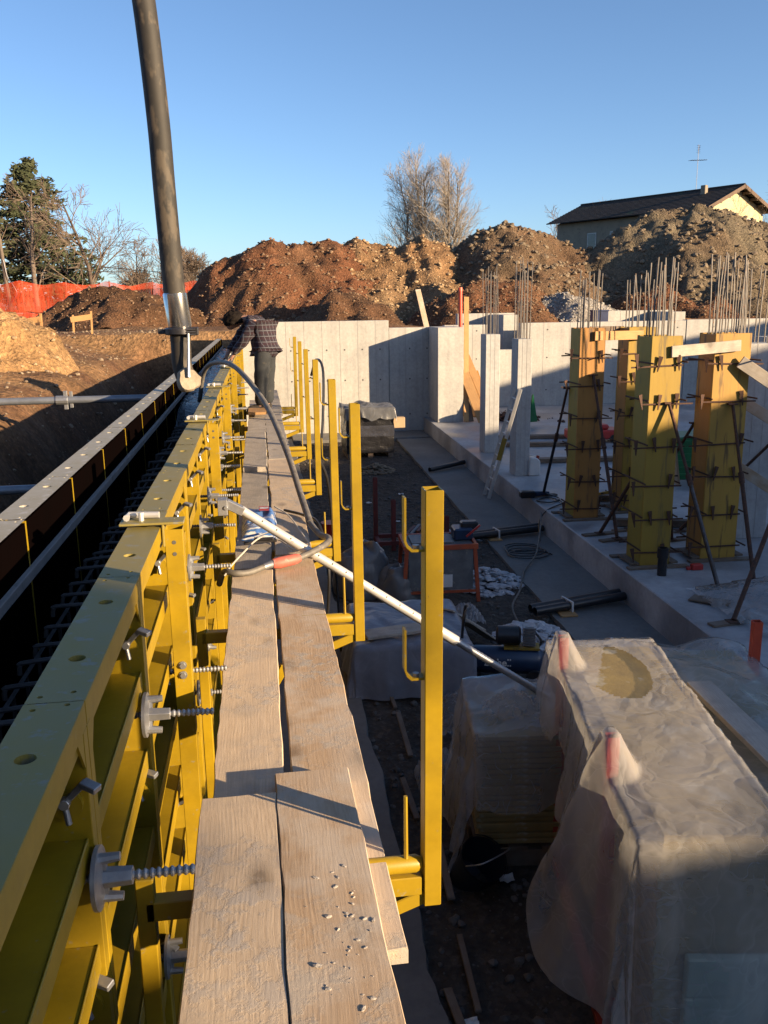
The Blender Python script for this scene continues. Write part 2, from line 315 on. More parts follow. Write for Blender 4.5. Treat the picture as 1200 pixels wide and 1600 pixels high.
# ------------------------------------------------------------------ mesh helpers
class MB:
    def __init__(s): s.v = []; s.f = []
    def add(s, vs_, fs):
        o = len(s.v); s.v += [tuple(v) for v in vs_]; s.f += [tuple(i+o for i in f) for f in fs]; return s
    def box(s, x0, x1, y0, y1, z0, z1):
        return s.add([(x, y, z) for z in (z0, z1) for y in (y0, y1) for x in (x0, x1)],
                     [(0, 2, 3, 1), (4, 5, 7, 6), (0, 1, 5, 4), (2, 6, 7, 3), (0, 4, 6, 2), (1, 3, 7, 5)])
    def bar(s, p, q, w, h, up=(0, 0, 1)):
        """box of width w (sideways) and height h (along up) from p to q"""
        p = Vector(p); q = Vector(q); d = (q-p).normalized(); up = Vector(up)
        if abs(d.dot(up)) > .98: up = Vector((0, 1, 0))
        sd = d.cross(up).normalized(); u = sd.cross(d).normalized()
        c = []
        for e in (p, q):
            for a, b in ((-1, -1), (1, -1), (1, 1), (-1, 1)): c.append(e+sd*a*w/2+u*b*h/2)
        return s.add(c, [(0, 3, 2, 1), (4, 5, 6, 7), (0, 1, 5, 4), (1, 2, 6, 5), (2, 3, 7, 6), (3, 0, 4, 7)])
    def tube(s, pts, r, n=8, cap=True):
        pts = [Vector(p) for p in pts]; m = len(pts)
        rs = r if isinstance(r, (list, tuple)) else [r]*m
        d0 = (pts[1]-pts[0]).normalized(); ref = Vector((0, 0, 1)) if abs(d0.z) < .9 else Vector((1, 0, 0))
        u = d0.cross(ref).normalized(); o = len(s.v)
        for i, p in enumerate(pts):
            d = (pts[min(i+1, m-1)]-pts[max(i-1, 0)])
            d = d.normalized() if d.length > 1e-9 else d0
            u = (u-d*u.dot(d)); u = u.normalized() if u.length > 1e-6 else d.orthogonal().normalized(); w = d.cross(u)
            for k in range(n):
                a = 2*math.pi*k/n; s.v.append(tuple(p+(u*math.cos(a)+w*math.sin(a))*rs[i]))
        for i in range(m-1):
            for k in range(n):
                a = o+i*n+k; b = o+i*n+(k+1) % n; s.f.append((a, b, b+n, a+n))
        if cap:
            s.f.append(tuple(o+k for k in reversed(range(n)))); s.f.append(tuple(o+(m-1)*n+k for k in range(n)))
        return s
    def cyl(s, p, q, r, r2=None, n=12): return s.tube([p, q], [r, r if r2 is None else r2], n)
    def ring(s, p, q, ro, ri, n=16):
        """open pipe with wall thickness"""
        p = Vector(p); q = Vector(q); d = (q-p).normalized(); u = d.orthogonal().normalized(); w = d.cross(u); o = len(s.v)
        for e, r in ((p, ro), (q, ro), (q, ri), (p, ri)):
            for k in range(n):
                a = 2*math.pi*k/n; s.v.append(tuple(e+(u*math.cos(a)+w*math.sin(a))*r))
        for j in range(4):
            for k in range(n):
                a = o+j*n+k; b = o+j*n+(k+1) % n; a2 = o+((j+1) % 4)*n+k; b2 = o+((j+1) % 4)*n+(k+1) % n
                s.f.append((a, b, b2, a2))
        return s
    def sqtube(s, p, q, w, h, t, up=(0, 0, 1)):
        """open square tube"""
        p = Vector(p); q = Vector(q); d = (q-p).normalized(); up = Vector(up)
        if abs(d.dot(up)) > .98: up = Vector((0, 1, 0))
        sd = d.cross(up).normalized(); u = sd.cross(d).normalized(); o = len(s.v)
        cr = ((-1, -1), (1, -1), (1, 1), (-1, 1))
        for e, k in ((p, 0), (q, 0), (q, t), (p, t)):
            for a, b in cr: s.v.append(tuple(e+sd*a*(w/2-k)+u*b*(h/2-k)))
        for j in range(4):
            for k in range(4):
                a = o+j*4+k; b = o+j*4+(k+1) % 4; a2 = o+((j+1) % 4)*4+k; b2 = o+((j+1) % 4)*4+(k+1) % 4
                s.f.append((a, b, b2, a2))
        return s
    def prism(s, poly, h, axis='z', base=0):
        """extrude a 2-D outline: axis z -> (x,y), x -> (y,z), y -> (x,z)"""
        n = len(poly); o = len(s.v)
        for k in (base, base+h):
            for a, b in poly:
                s.v.append({'z': (a, b, k), 'x': (k, a, b), 'y': (a, k, b)}[axis])
        s.f.append(tuple(o+i for i in reversed(range(n)))); s.f.append(tuple(o+n+i for i in range(n)))
        for i in range(n): s.f.append((o+i, o+(i+1) % n, o+n+(i+1) % n, o+n+i))
        return s
    def stone(s, c, r, rng, sq=(1, 1, .7)):
        a = [(0, 0, 1)]+[(math.cos(k*1.2566)*.894, math.sin(k*1.2566)*.894, .447) for k in range(5)] + \
            [(math.cos(k*1.2566+.628)*.894, math.sin(k*1.2566+.628)*.894, -.447) for k in range(5)]+[(0, 0, -1)]
        th = rng.random()*6.28; ct, st = math.cos(th), math.sin(th)
        vs_ = []
        for x, y, z in a:
            k = r*(.75+.5*rng.random()); x *= sq[0]; y *= sq[1]
            vs_.append((c[0]+(x*ct-y*st)*k, c[1]+(x*st+y*ct)*k, c[2]+z*k*sq[2]))
        f = [(0, 1+k, 1+(k+1) % 5) for k in range(5)]+[(1+k, 6+k, 1+(k+1) % 5) for k in range(5)] + \
            [(1+(k+1) % 5, 6+k, 6+(k+1) % 5) for k in range(5)]+[(11, 6+(k+1) % 5, 6+k) for k in range(5)]
        return s.add(vs_, f)
    def grid(s, nx, ny, fn):
        o = len(s.v)
        for j in range(ny+1):
            for i in range(nx+1): s.v.append(tuple(fn(i/nx, j/ny)))
        for j in range(ny):
            for i in range(nx):
                a = o+j*(nx+1)+i; s.f.append((a, a+1, a+nx+2, a+nx+1))
        return s
    def plate_holes(s, x0, x1, y0, y1, z, holes, depth=.02, n=16):
        """flat strip (long in y) with round holes and their walls; one cell per hole"""
        hs = sorted(holes, key=lambda h: h[1]); cuts = [y0]+[(a[1]+b[1])/2 for a, b in zip(hs, hs[1:])]+[y1]
        for (hx, hy, hr), c0, c1 in zip(hs, cuts, cuts[1:]):
            angs = [2*math.pi*k/n for k in range(n)]+[math.atan2(cy-hy, cx-hx) % (2*math.pi) for cx in (x0, x1) for cy in (c0, c1)]
            angs = sorted(angs); o = len(s.v); m = len(angs)
            for a in angs:
                dx, dy = math.cos(a), math.sin(a)
                t = min([(x1-hx)/dx if dx > 1e-9 else 1e9, (x0-hx)/dx if dx < -1e-9 else 1e9, (c1-hy)/dy if dy > 1e-9 else 1e9, (c0-hy)/dy if dy < -1e-9 else 1e9])
                s.v.append((hx+dx*t, hy+dy*t, z)); s.v.append((hx+dx*hr, hy+dy*hr, z)); s.v.append((hx+dx*hr, hy+dy*hr, z-depth))
            for i in range(m):
                a = o+3*i; b = o+3*((i+1) % m)
                s.f.append((a, b, b+1, a+1)); s.f.append((a+1, b+1, b+2, a+2))
        return s
    def mesh(s, name, m, smooth=False, bevel=0):
        me = bpy.data.meshes.new(name); me.from_pydata(s.v, [], s.f); me.validate(); me.update()
        if bevel:
            bm = bmesh.new(); bm.from_mesh(me)
            bmesh.ops.remove_doubles(bm, verts=bm.verts, dist=1e-5)
            ed = [e for e in bm.edges if len(e.link_faces) == 2 and e.calc_face_angle(0) > .6]
            bmesh.ops.bevel(bm, geom=ed, offset=bevel, segments=1, affect='EDGES', clamp_overlap=True)
            bm.to_mesh(me); bm.free()
        if smooth:
            for p in me.polygons: p.use_smooth = True
            if smooth != 'all':
                try: me.set_sharp_from_angle(angle=R(40))
                except Exception: pass
        me.materials.append(MATS[m]); return me
    def build(s, name, m, parent=None, smooth=False, bevel=0, loc=None):
        o = bpy.data.objects.new(name, s.mesh(name, m, smooth, bevel)); COL.objects.link(o)
        if parent is not None: o.parent = parent
        if loc is not None: o.location = loc
        return o
def tag(o, label=None, cat=None, group=None, kind=None):
    if label: o['label'] = label
    if cat: o['category'] = cat
    if group: o['group'] = group
    if kind: o['kind'] = kind
    return o
def thing(name, loc, label, cat, group=None, rz=0):
    o = bpy.data.objects.new(name, None); COL.objects.link(o); o.location = loc; o.rotation_euler = (0, 0, rz)
    o.empty_display_size = .2
    return tag(o, label, cat, group)
def structure(o): o['kind'] = 'structure'; return o
def copy_tree(o, parent=None):
    c = o.copy(); COL.objects.link(c); c.parent = parent
    for ch in list(o.children): copy_tree(ch, c)
    return c
def inst(me, name, parent=None, loc=(0, 0, 0), rot=(0, 0, 0), scale=(1, 1, 1)):
    o = bpy.data.objects.new(name, me); COL.objects.link(o); o.parent = parent; o.location = loc; o.rotation_euler = rot; o.scale = scale
    return o
def spline(pts, n=8):
    """Catmull-Rom through pts"""
    P = [Vector(p) for p in pts]; P = [P[0]*2-P[1]]+P+[P[-1]*2-P[-2]]; out = []
    for i in range(1, len(P)-2):
        for k in range(n):
            t = k/n; a, b, c, d = P[i-1], P[i], P[i+1], P[i+2]
            out.append(.5*((2*b)+(c-a)*t+(2*a-5*b+4*c-d)*t*t+(3*b-a-3*c+d)*t**3))
    out.append(P[-2]); return out
def fbm(x, y, z=0, o=4):
    return mnoise.fractal(Vector((x, y, z)), 1.0, 2.0, o)
def sstep(a, b, x):
    t = max(0, min(1, (x-a)/(b-a))); return t*t*(3-2*t)
def lerp(a, b, t): return a+(b-a)*t
def mixc(a, b, t): return tuple(lerp(x, y, t) for x, y in zip(a, b))
def paint(o, fn, name='tint'):
    me = o.data; ca = me.color_attributes.new(name, 'FLOAT_COLOR', 'POINT')
    for i, v in enumerate(me.vertices):
        ca.data[i].color = (*fn(v.co), 1)
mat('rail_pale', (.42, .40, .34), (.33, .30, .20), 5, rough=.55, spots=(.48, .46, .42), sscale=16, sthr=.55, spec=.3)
mat('galv_bright', (.72, .72, .72), (.60, .60, .60), 8, rough=.22, metal=.95, spots=(.5, .48, .45), sscale=18, sthr=.62)
mat('galv_brace', (.30, .33, .38), (.22, .24, .28), 10, rough=.45, metal=.5)
mat('galv_dull', (.22, .23, .24), (.15, .155, .16), 8, rough=.55, metal=.4, spots=(.3, .28, .25), sscale=14, sthr=.6)
mat('cement_pale', (.44, .37, .28), (.28, .235, .175), 10, rough=.9, bump=.8, bscale=22, bdist=.015)
mat('rebar_grey', (.24, .225, .21), (.15, .135, .125), 14, rough=.6, metal=.6, spots=(.22, .12, .07), sscale=18, sthr=.6)
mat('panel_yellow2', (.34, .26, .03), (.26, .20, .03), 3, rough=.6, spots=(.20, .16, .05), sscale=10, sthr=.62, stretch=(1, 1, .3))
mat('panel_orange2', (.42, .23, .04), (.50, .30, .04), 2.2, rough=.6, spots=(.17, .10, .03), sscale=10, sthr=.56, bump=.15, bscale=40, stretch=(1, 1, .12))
mat('orange_bright', (.62, .09, .035), (.52, .07, .03), 6, rough=.5, spots=(.3, .08, .05), sscale=24, sthr=.64)
mat('red_bright', (.55, .04, .03), (.45, .035, .03), 6, rough=.45)
mat('red_dark', (.16, .022, .018), (.11, .02, .018), 8, rough=.6, spots=(.08, .03, .02), sscale=22, sthr=.6)
mat('stack_board', (.36, .27, .10), (.24, .18, .08), 4, rough=.7, spots=(.42, .38, .28), sscale=5, sthr=.56, bump=.2, bscale=30)
mat('pale_green', (.42, .50, .42), (.36, .45, .37), 6, rough=.8)
mat('bucket_dark', (.012, .016, .028), (.02, .024, .036), 6, rough=.4)
mat('carton', (.50, .36, .22), (.42, .30, .18), 6, rough=.85)
plastic('sheet_blue', col=(.42, .44, .52), clear=.30, rough=.3); plastic('sheet_grey', col=(.24, .25, .27), clear=.25, rough=.3)
plastic('green_film', col=(.06, .42, .22), clear=.3, rough=.2); plastic('wrap_grey', col=(.30, .30, .30), clear=.15, rough=.3)

# ================================================================== SETTING
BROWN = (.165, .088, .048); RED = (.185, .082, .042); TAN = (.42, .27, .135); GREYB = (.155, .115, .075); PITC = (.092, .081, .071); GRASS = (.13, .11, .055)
def axis(dense0, dense1, step, far):
    a = [dense0]; s = step
    lo = []; v = dense0
    while v > -far: s *= 1.35; v -= s; lo.append(v)
    mid = [dense0+i*step for i in range(int(round((dense1-dense0)/step))+1)]
    hi = []; s = step; v = mid[-1]
    while v < far: s *= 1.35; v += s; hi.append(v)
    return lo[::-1]+mid+hi
def pit_f(x, y):
    w = .5*fbm(x*.35, y*.35, 3)
    yb = lerp(25.7, 29.0, sstep(5.0, 5.8, x))
    xw = x+.6*w*sstep(-2.2, -2.8, x)
    return max(.80*sstep(-2.1, -3.8, xw)+.20*sstep(-3.5, -6.2, xw), sstep(yb, yb+1.1, y), sstep(18.6, 21.5, x), sstep(-20, -24, y))
def hz(x, y):
    g = .82+.16*fbm(x*.22, y*.22, 1)+.05*fbm(x*1.1, y*1.1, 2)
    if abs(x) > 60 or y > 90: g = .8
    f = pit_f(x, y)
    n = .035*fbm(x*1.7, y*1.7, 5)*(1-f)+.16*fbm(x*.9, y*.9, 8)*(4*f*(1-f))+.05*fbm(x*3, y*3, 9)*(4*f*(1-f))
    return -2.05+(g+2.05)*f+n
xs = axis(-14, 27, .24, 900); ys = axis(-1, 46, .26, 900)
b = MB()
for y in ys:
    for x in xs: b.v.append((x, y, hz(x, y)))
nx = len(xs)
for j in range(len(ys)-1):
    for i in range(nx-1):
        a = j*nx+i; b.f.append((a, a+1, a+nx+1, a+nx))
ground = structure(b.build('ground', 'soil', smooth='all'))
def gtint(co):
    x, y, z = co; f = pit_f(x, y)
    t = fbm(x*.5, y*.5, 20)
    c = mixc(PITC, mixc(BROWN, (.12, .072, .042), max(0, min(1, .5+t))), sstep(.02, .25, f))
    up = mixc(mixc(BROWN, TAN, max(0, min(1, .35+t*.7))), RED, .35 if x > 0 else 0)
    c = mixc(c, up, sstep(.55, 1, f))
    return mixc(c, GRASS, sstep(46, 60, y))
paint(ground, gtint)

# ---- stones lying on the bank and pit floor (uncountable)
rng = random.Random(3)
b = MB()
for i in range(2600):
    x = rng.uniform(-9, -2.4); y = rng.uniform(5, 32); r = .012+.05*rng.random()**4
    if -5 < x < -2.4 and rng.random() < .5: r *= .7
    b.stone((x, y, hz(x, y)+r*.3), r, rng)
o = b.build('bank_stones', 'stone_mix'); tag(o, 'loose stones scattered over the excavated earth bank', 'stones', kind='stuff')
b = MB()
for i in range(5200):
    x = rng.uniform(.6, 3.4); y = 2.5+22*rng.random()**1.6; r = .007+.03*rng.random()**4
    b.stone((x, y, hz(x, y)+r*.3), r, rng)
mat('pit_stone', (.16, .145, .13), (.08, .075, .07), 2.0, rough=.9)
o = b.build('gravel', 'pit_stone'); tag(o, 'loose gravel on the dark pit floor', 'gravel', kind='stuff')

# ---- slab, footings
def slab_x(y): return 4.20+(y-6.6)*.0228
b = MB(); b.prism([(slab_x(-14), -14), (18.4, -14), (18.4, 27.2), (slab_x(27.2), 27.2)], .5, 'z', -2.1)
structure(b.build('floor_slab', 'slab_concrete', bevel=.012))
b = MB()
ysn = [-14+i*.35 for i in range(111)]
for y in ysn:
    e = .03*fbm(y*1.3, 4.2)
    b.v += [(slab_x(y)-.98+e, y, -2.0), (slab_x(y)+.02, y, -2.0), (slab_x(y)-.99+e, y, -2.12)]
for i in range(len(ysn)-1):
    a = 3*i; b.f += [(a, a+1, a+4, a+3), (a+2, a, a+3, a+5)]
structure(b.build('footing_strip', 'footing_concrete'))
b = MB()
ysn = [-14+i*.12 for i in range(320)]
for y in ysn:
    e = .035*fbm(y*2.3, 9.2)+.02*fbm(y*7, 1)
    b.v += [(-1.75, y, -2.0), (.79+e, y, -2.0), (.82+e, y, -2.13)]
for i in range(len(ysn)-1):
    a = 3*i; b.f += [(a, a+1, a+4, a+3), (a+1, a+2, a+5, a+4)]
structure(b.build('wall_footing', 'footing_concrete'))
b = MB(); b.box(.8, 4.55, 23.7, 25.0, -2.12, -1.965)
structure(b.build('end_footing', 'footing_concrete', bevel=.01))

# ---- cast concrete walls: each a thing, board-joint fins as parts
def cast_wall(x0, x1, y0, y1, z0, z1, label, seams=(), m='concrete', name='concrete_wall', ties=True):
    t = thing(name, ((x0+x1)/2, y0, z0), label, 'wall')
    ox, oy, oz = t.location
    MB().box(x0-ox, x1-ox, 0, y1-y0, 0, z1-z0).build('wall_body', m, t, bevel=.008)
    for sx in seams:
        MB().box(sx-ox-.006, sx-ox+.006, -.004, .0, .0, z1-z0-.002).build('form_seam', 'seam', t)
    if ties:
        me = MB().cyl((0, -.006, 0), (0, .002, 0), .022, n=10).mesh('tie_hole', 'tie_dark')
        for sx in seams:
            for zz in (.5, 1.5, 2.35):
                if zz < z1-z0-.1: inst(me, 'tie_hole', t, (sx-ox+.12, -.001, zz))
    return t
mat('seam', (.44, .43, .41), (.38, .37, .36), 6, rough=.9)
mat('tie_dark', (.12, .12, .12), (.08, .08, .08), 6, rough=.9)
cast_wall(-.50, 3.62, 25.1, 25.4, -2.0, 1.14, 'sunlit tall concrete wall behind the bending worker', [.25+.5*i for i in range(7)])
cast_wall(3.63, 5.6, 25.12, 25.42, -2.0, .93, 'low concrete wall stretch in shadow left of the thick pier', [4.1, 4.6])
cast_wall(4.77, 5.48, 23.8, 25.1, -1.6, .95, 'thick concrete pier at the slab corner with leaning boards beside it', [], ties=False, name='concrete_pier')
cast_wall(5.61, 6.95, 27.0, 27.3, -1.6, .93, 'concrete wall behind the leaning boards', [5.9, 6.5])
cast_wall(6.96, 8.0, 27.02, 27.32, -1.6, .16, 'lowest concrete wall stretch between the two bare columns', [7.25], ties=False)
cast_wall(8.01, 13.4, 27.0, 27.3, -1.6, .96, 'long pale concrete wall behind the yellow column forms', [8.75+.85*i for i in range(6)])
cast_wall(13.41, 18.2, 26.98, 27.28, -1.6, .98, 'concrete wall at the far right behind the widest column form', [14.2+.9*i for i in range(4)])
cast_wall(6.6, 8.55, 29.6, 29.9, -2.0, 1.24, 'raised rear concrete wall over the lowest wall stretch', [7.3], ties=False)
cast_wall(11.7, 14.2, 29.6, 29.9, -2.0, 1.26, 'raised rear concrete wall over the yellow forms', [12.3, 13.2], ties=False)
cast_wall(7.7, 8.2, 27.9, 29.6, -1.6, 1.20, 'short return wall joining the raised rear wall', [], ties=False, name='return_wall')
cast_wall(13.3, 13.8, 27.9, 29.6, -1.6, 1.22, 'short return wall behind the far right column form', [], ties=False, name='return_wall')
# blue box on the rear wall
t = thing('blue_crate', (11.45, 29.4, .85), 'small blue crate beside the raised rear wall', 'crate')
MB().box(-.25, .25, -.2, .2, 0, .42).build('crate_body', 'blue_tarp', t, bevel=.01)
MB().box(-.27, .27, -.22, .22, .40, .45).build('crate_rim', 'blue_tarp', t, bevel=.005)

# ---- spoil heaps
def interp(pts, x):
    if x <= pts[0][0]: return pts[0][1]
    for (a, za), (c, zc) in zip(pts, pts[1:]):
        if x <= c:
            t = (x-a)/(c-a); return lerp(za, zc, t)
    return pts[-1][1]
def heap(label, ridge, y0, c1, c2, stones, seed, slope=.62, base=.7, step=.15, sc=(.03, .13), mats='stone_mix', rough=1.0, depth=None, tfn=None):
    """spoil heap with a ridge line (x, z) along y0, sides at the angle of repose"""
    rg = random.Random(seed)
    x0, x1 = ridge[0][0], ridge[-1][0]; zm = max(z for _, z in ridge)
    dy = (zm-base)/slope+.6
    def z(x, y):
        zt = interp(ridge, x)+.14*fbm(x*.7, seed, 2)
        yy = y-y0+.9*fbm(x*.25, y*.25, seed)
        d = math.sqrt(yy*yy+.35)-.59
        zz = zt-slope*d
        n = rough*(.30*fbm(x*.6, y*.6, seed+3)+.14*fbm(x*1.9, y*1.9, seed+5)+.09*fbm(x*4.5, y*4.5, seed+6))
        return zz+n*min(1, max(0, (zz-base+.4)))
    b = MB(); nx_ = int((x1-x0)/step); ny_ = int(2*dy/step)
    b.grid(nx_, ny_, lambda u, v: (x0+(x1-x0)*u, y0-dy+2*dy*v, max(base-.5, z(x0+(x1-x0)*u, y0-dy+2*dy*v))))
    cx = (x0+x1)/2
    t = thing('spoil_heap', (cx, y0, base), label, 'heap')
    b.v = [(x-cx, y-y0, zz-base) for x, y, zz in b.v]
    o = b.build('soil_mass', 'soil_fine', t, smooth='all')
    def tf(co):
        x, y = co.x+cx, co.y+y0
        q = max(0, min(1, .5+1.3*fbm(x*.35, y*.35, seed+9, 3)))
        if tfn: q = tfn(x, y, q)
        return mixc(c1, c2, q)
    paint(o, tf)
    b = MB()
    for i in range(stones):
        x = rg.uniform(x0+.2, x1-.2); y = y0-rg.random()*dy*1.0+.4
        zz = z(x, y)
        if zz < base+.02: continue
        r = sc[0]*.7+(sc[1]*.62-sc[0]*.7)*rg.random()**6
        b.stone((x-cx, y-y0, zz-base+r*.25), r, rg)
    s = b.build('heap_stones', mats, t); tag(s, kind='stuff')
    return t
mat('pale_stone', (.29, .19, .115), (.17, .105, .062), 1.3, rough=.9); mat('tan_stone', (.50, .36, .21), (.36, .24, .13), 1.3, rough=.9)
mat('grey_stone', (.27, .21, .14), (.15, .115, .08), 1.3, rough=.9)
mat('white_stone', (.46, .45, .43), (.30, .29, .28), 1.5, rough=.85)
heap('broad red-brown earth heap behind the sunlit wall', [(-4.4, .5), (-3.3, 1.6), (-1.9, 3.25), (-.6, 3.95), (.6, 4.15), (3.4, 4.2), (4.4, 4.05), (6.2, 3.0), (8.2, 1.0)], 40, BROWN, RED, 3200, 11, mats='pale_stone', rough=.9, sc=(.018, .16))
heap('stony heap right of the broad red-brown heap', [(1.6, 1.5), (3.2, 3.6), (4.4, 4.35), (5.6, 4.15), (6.3, 4.05), (7.3, 4.55), (8.4, 4.1), (9.4, 3.6), (11.4, 2.4), (13, 1)], 40.4, mixc(GREYB, TAN, .35), mixc(BROWN, TAN, .4), 4200, 12, mats='tan_stone', sc=(.02, .17))
heap('dark gravelly heap under the bare poplars', [(6.2, 1.4), (8.2, 3.4), (9.5, 4.5), (10.8, 4.95), (11.8, 4.9), (13.0, 4.5), (14.4, 3.8), (15.8, 3.6), (18.4, 2.2), (20, 1)], 40.2, GREYB, mixc(GREYB, BROWN, .5), 4600, 13, mats='grey_stone', sc=(.022, .24))
heap('tall grey-brown heap in front of the house', [(11.6, 1.0), (13.6, 3.2), (15.2, 3.9), (16.4, 4.6), (17.6, 5.45), (19.1, 5.75), (21.3, 5.5), (23.2, 5.0), (25.5, 4.5), (28, 2), (29, 1)], 40, GREYB, mixc(GREYB, (.2, .18, .13), .6), 5600, 14, mats='grey_stone', sc=(.022, .24))
heap('low dark earth heap close behind the wall end', [(.6, .6), (1.6, 1.25), (2.6, 1.95), (3.6, 2.05), (4.8, 1.5), (6.0, .6)], 33.5, (.085, .05, .03), BROWN, 900, 15, mats='pale_stone', step=.14, sc=(.02, .09))
heap('low red earth heap with pale stones behind the bare columns', [(5.2, .7), (6.6, 1.7), (8.2, 2.2), (10.2, 2.3), (11.2, 1.8), (12.6, .7)], 34, RED, BROWN, 1700, 16, mats='pale_stone', step=.16, sc=(.03, .12))
heap('whitish rubble heap right of the bare columns', [(9.6, .6), (10.4, 1.4), (11.3, 1.85), (12.6, 1.55), (14.6, .8)], 33.2, (.30, .27, .23), (.44, .42, .39), 1900, 17, mats='white_stone', step=.14, sc=(.03, .12))
heap('red stony heap behind the column starter bars', [(13.0, .7), (14.4, 1.7), (16, 2.15), (18, 2.2), (20.5, 2.0), (22.5, .7)], 34.5, RED, BROWN, 2400, 18, mats='pale_stone', step=.18, sc=(.03, .13))
heap('dark brown earth heap below the orange net', [(-9.4, .8), (-8.2, 1.5), (-6.8, 2.2), (-5.4, 2.35), (-4.0, 2.0), (-2.4, 1.3), (-1.0, .7)], 36.5, (.10, .055, .03), BROWN, 1700, 19, mats='pale_stone', step=.16, sc=(.02, .11))
heap('pale tan sunlit heap at the left edge', [(-11.5, 1.5), (-8.4, 2.3), (-6.8, 2.2), (-5.8, 1.85), (-4.9, 1.25), (-4.1, .5), (-3.4, -.3)], 20.0, TAN, (.40, .245, .115), 3000, 20, mats='tan_stone', step=.11, sc=(.015, .11), slope=.36, base=.0, rough=1.7)
# right bank heap out of frame: it keeps the low sun off the pit
def s_c(s, c): return Vector((s*.8+c*.6, -s*.6+c*.8, 0))
prof = [(-9, .13), (1.7, .13), (1.95, -.05), (2.5, -.58), (4.0, -.56), (5.0, -.58), (5.7, -.50), (6.4, -.2), (7, .1), (9, .45), (10.6, .62), (11.4, .8), (12.2, 1.25), (12.9, 1.35), (13.7, 1.0), (15.2, .72), (18, .62), (21, .72), (23, 1.1), (25.5, 1.5), (28, 1.75), (34, 1.6), (42, .9), (50, -2)]
S0 = 15.0
b = MB()
def heap_r(u, v):
    c = -9+59*u; k = -5.5+11*v; top = interp(prof, c)+S0*math.tan(SUN_EL)
    p = s_c(S0+k, c); z = top-.75*max(0, abs(k)-.05)+((.10*fbm(c*.9, 3.1) if c > 7 else .015*fbm(c*2, 3.1)) if abs(k) < .4 else .3*fbm(c*.6, k*.8, 7))
    return (p.x, p.y, max(z, -2.3))
t = thing('spoil_heap', (20, 10, 0), 'long earth heap outside the picture along the right pit edge', 'heap')
b.grid(150, 16, heap_r); b.v = [(x-20, y-10, z) for x, y, z in b.v]
o = b.build('soil_mass', 'soil_fine', t, smooth='all'); paint(o, lambda co: mixc(BROWN, GREYB, .5))

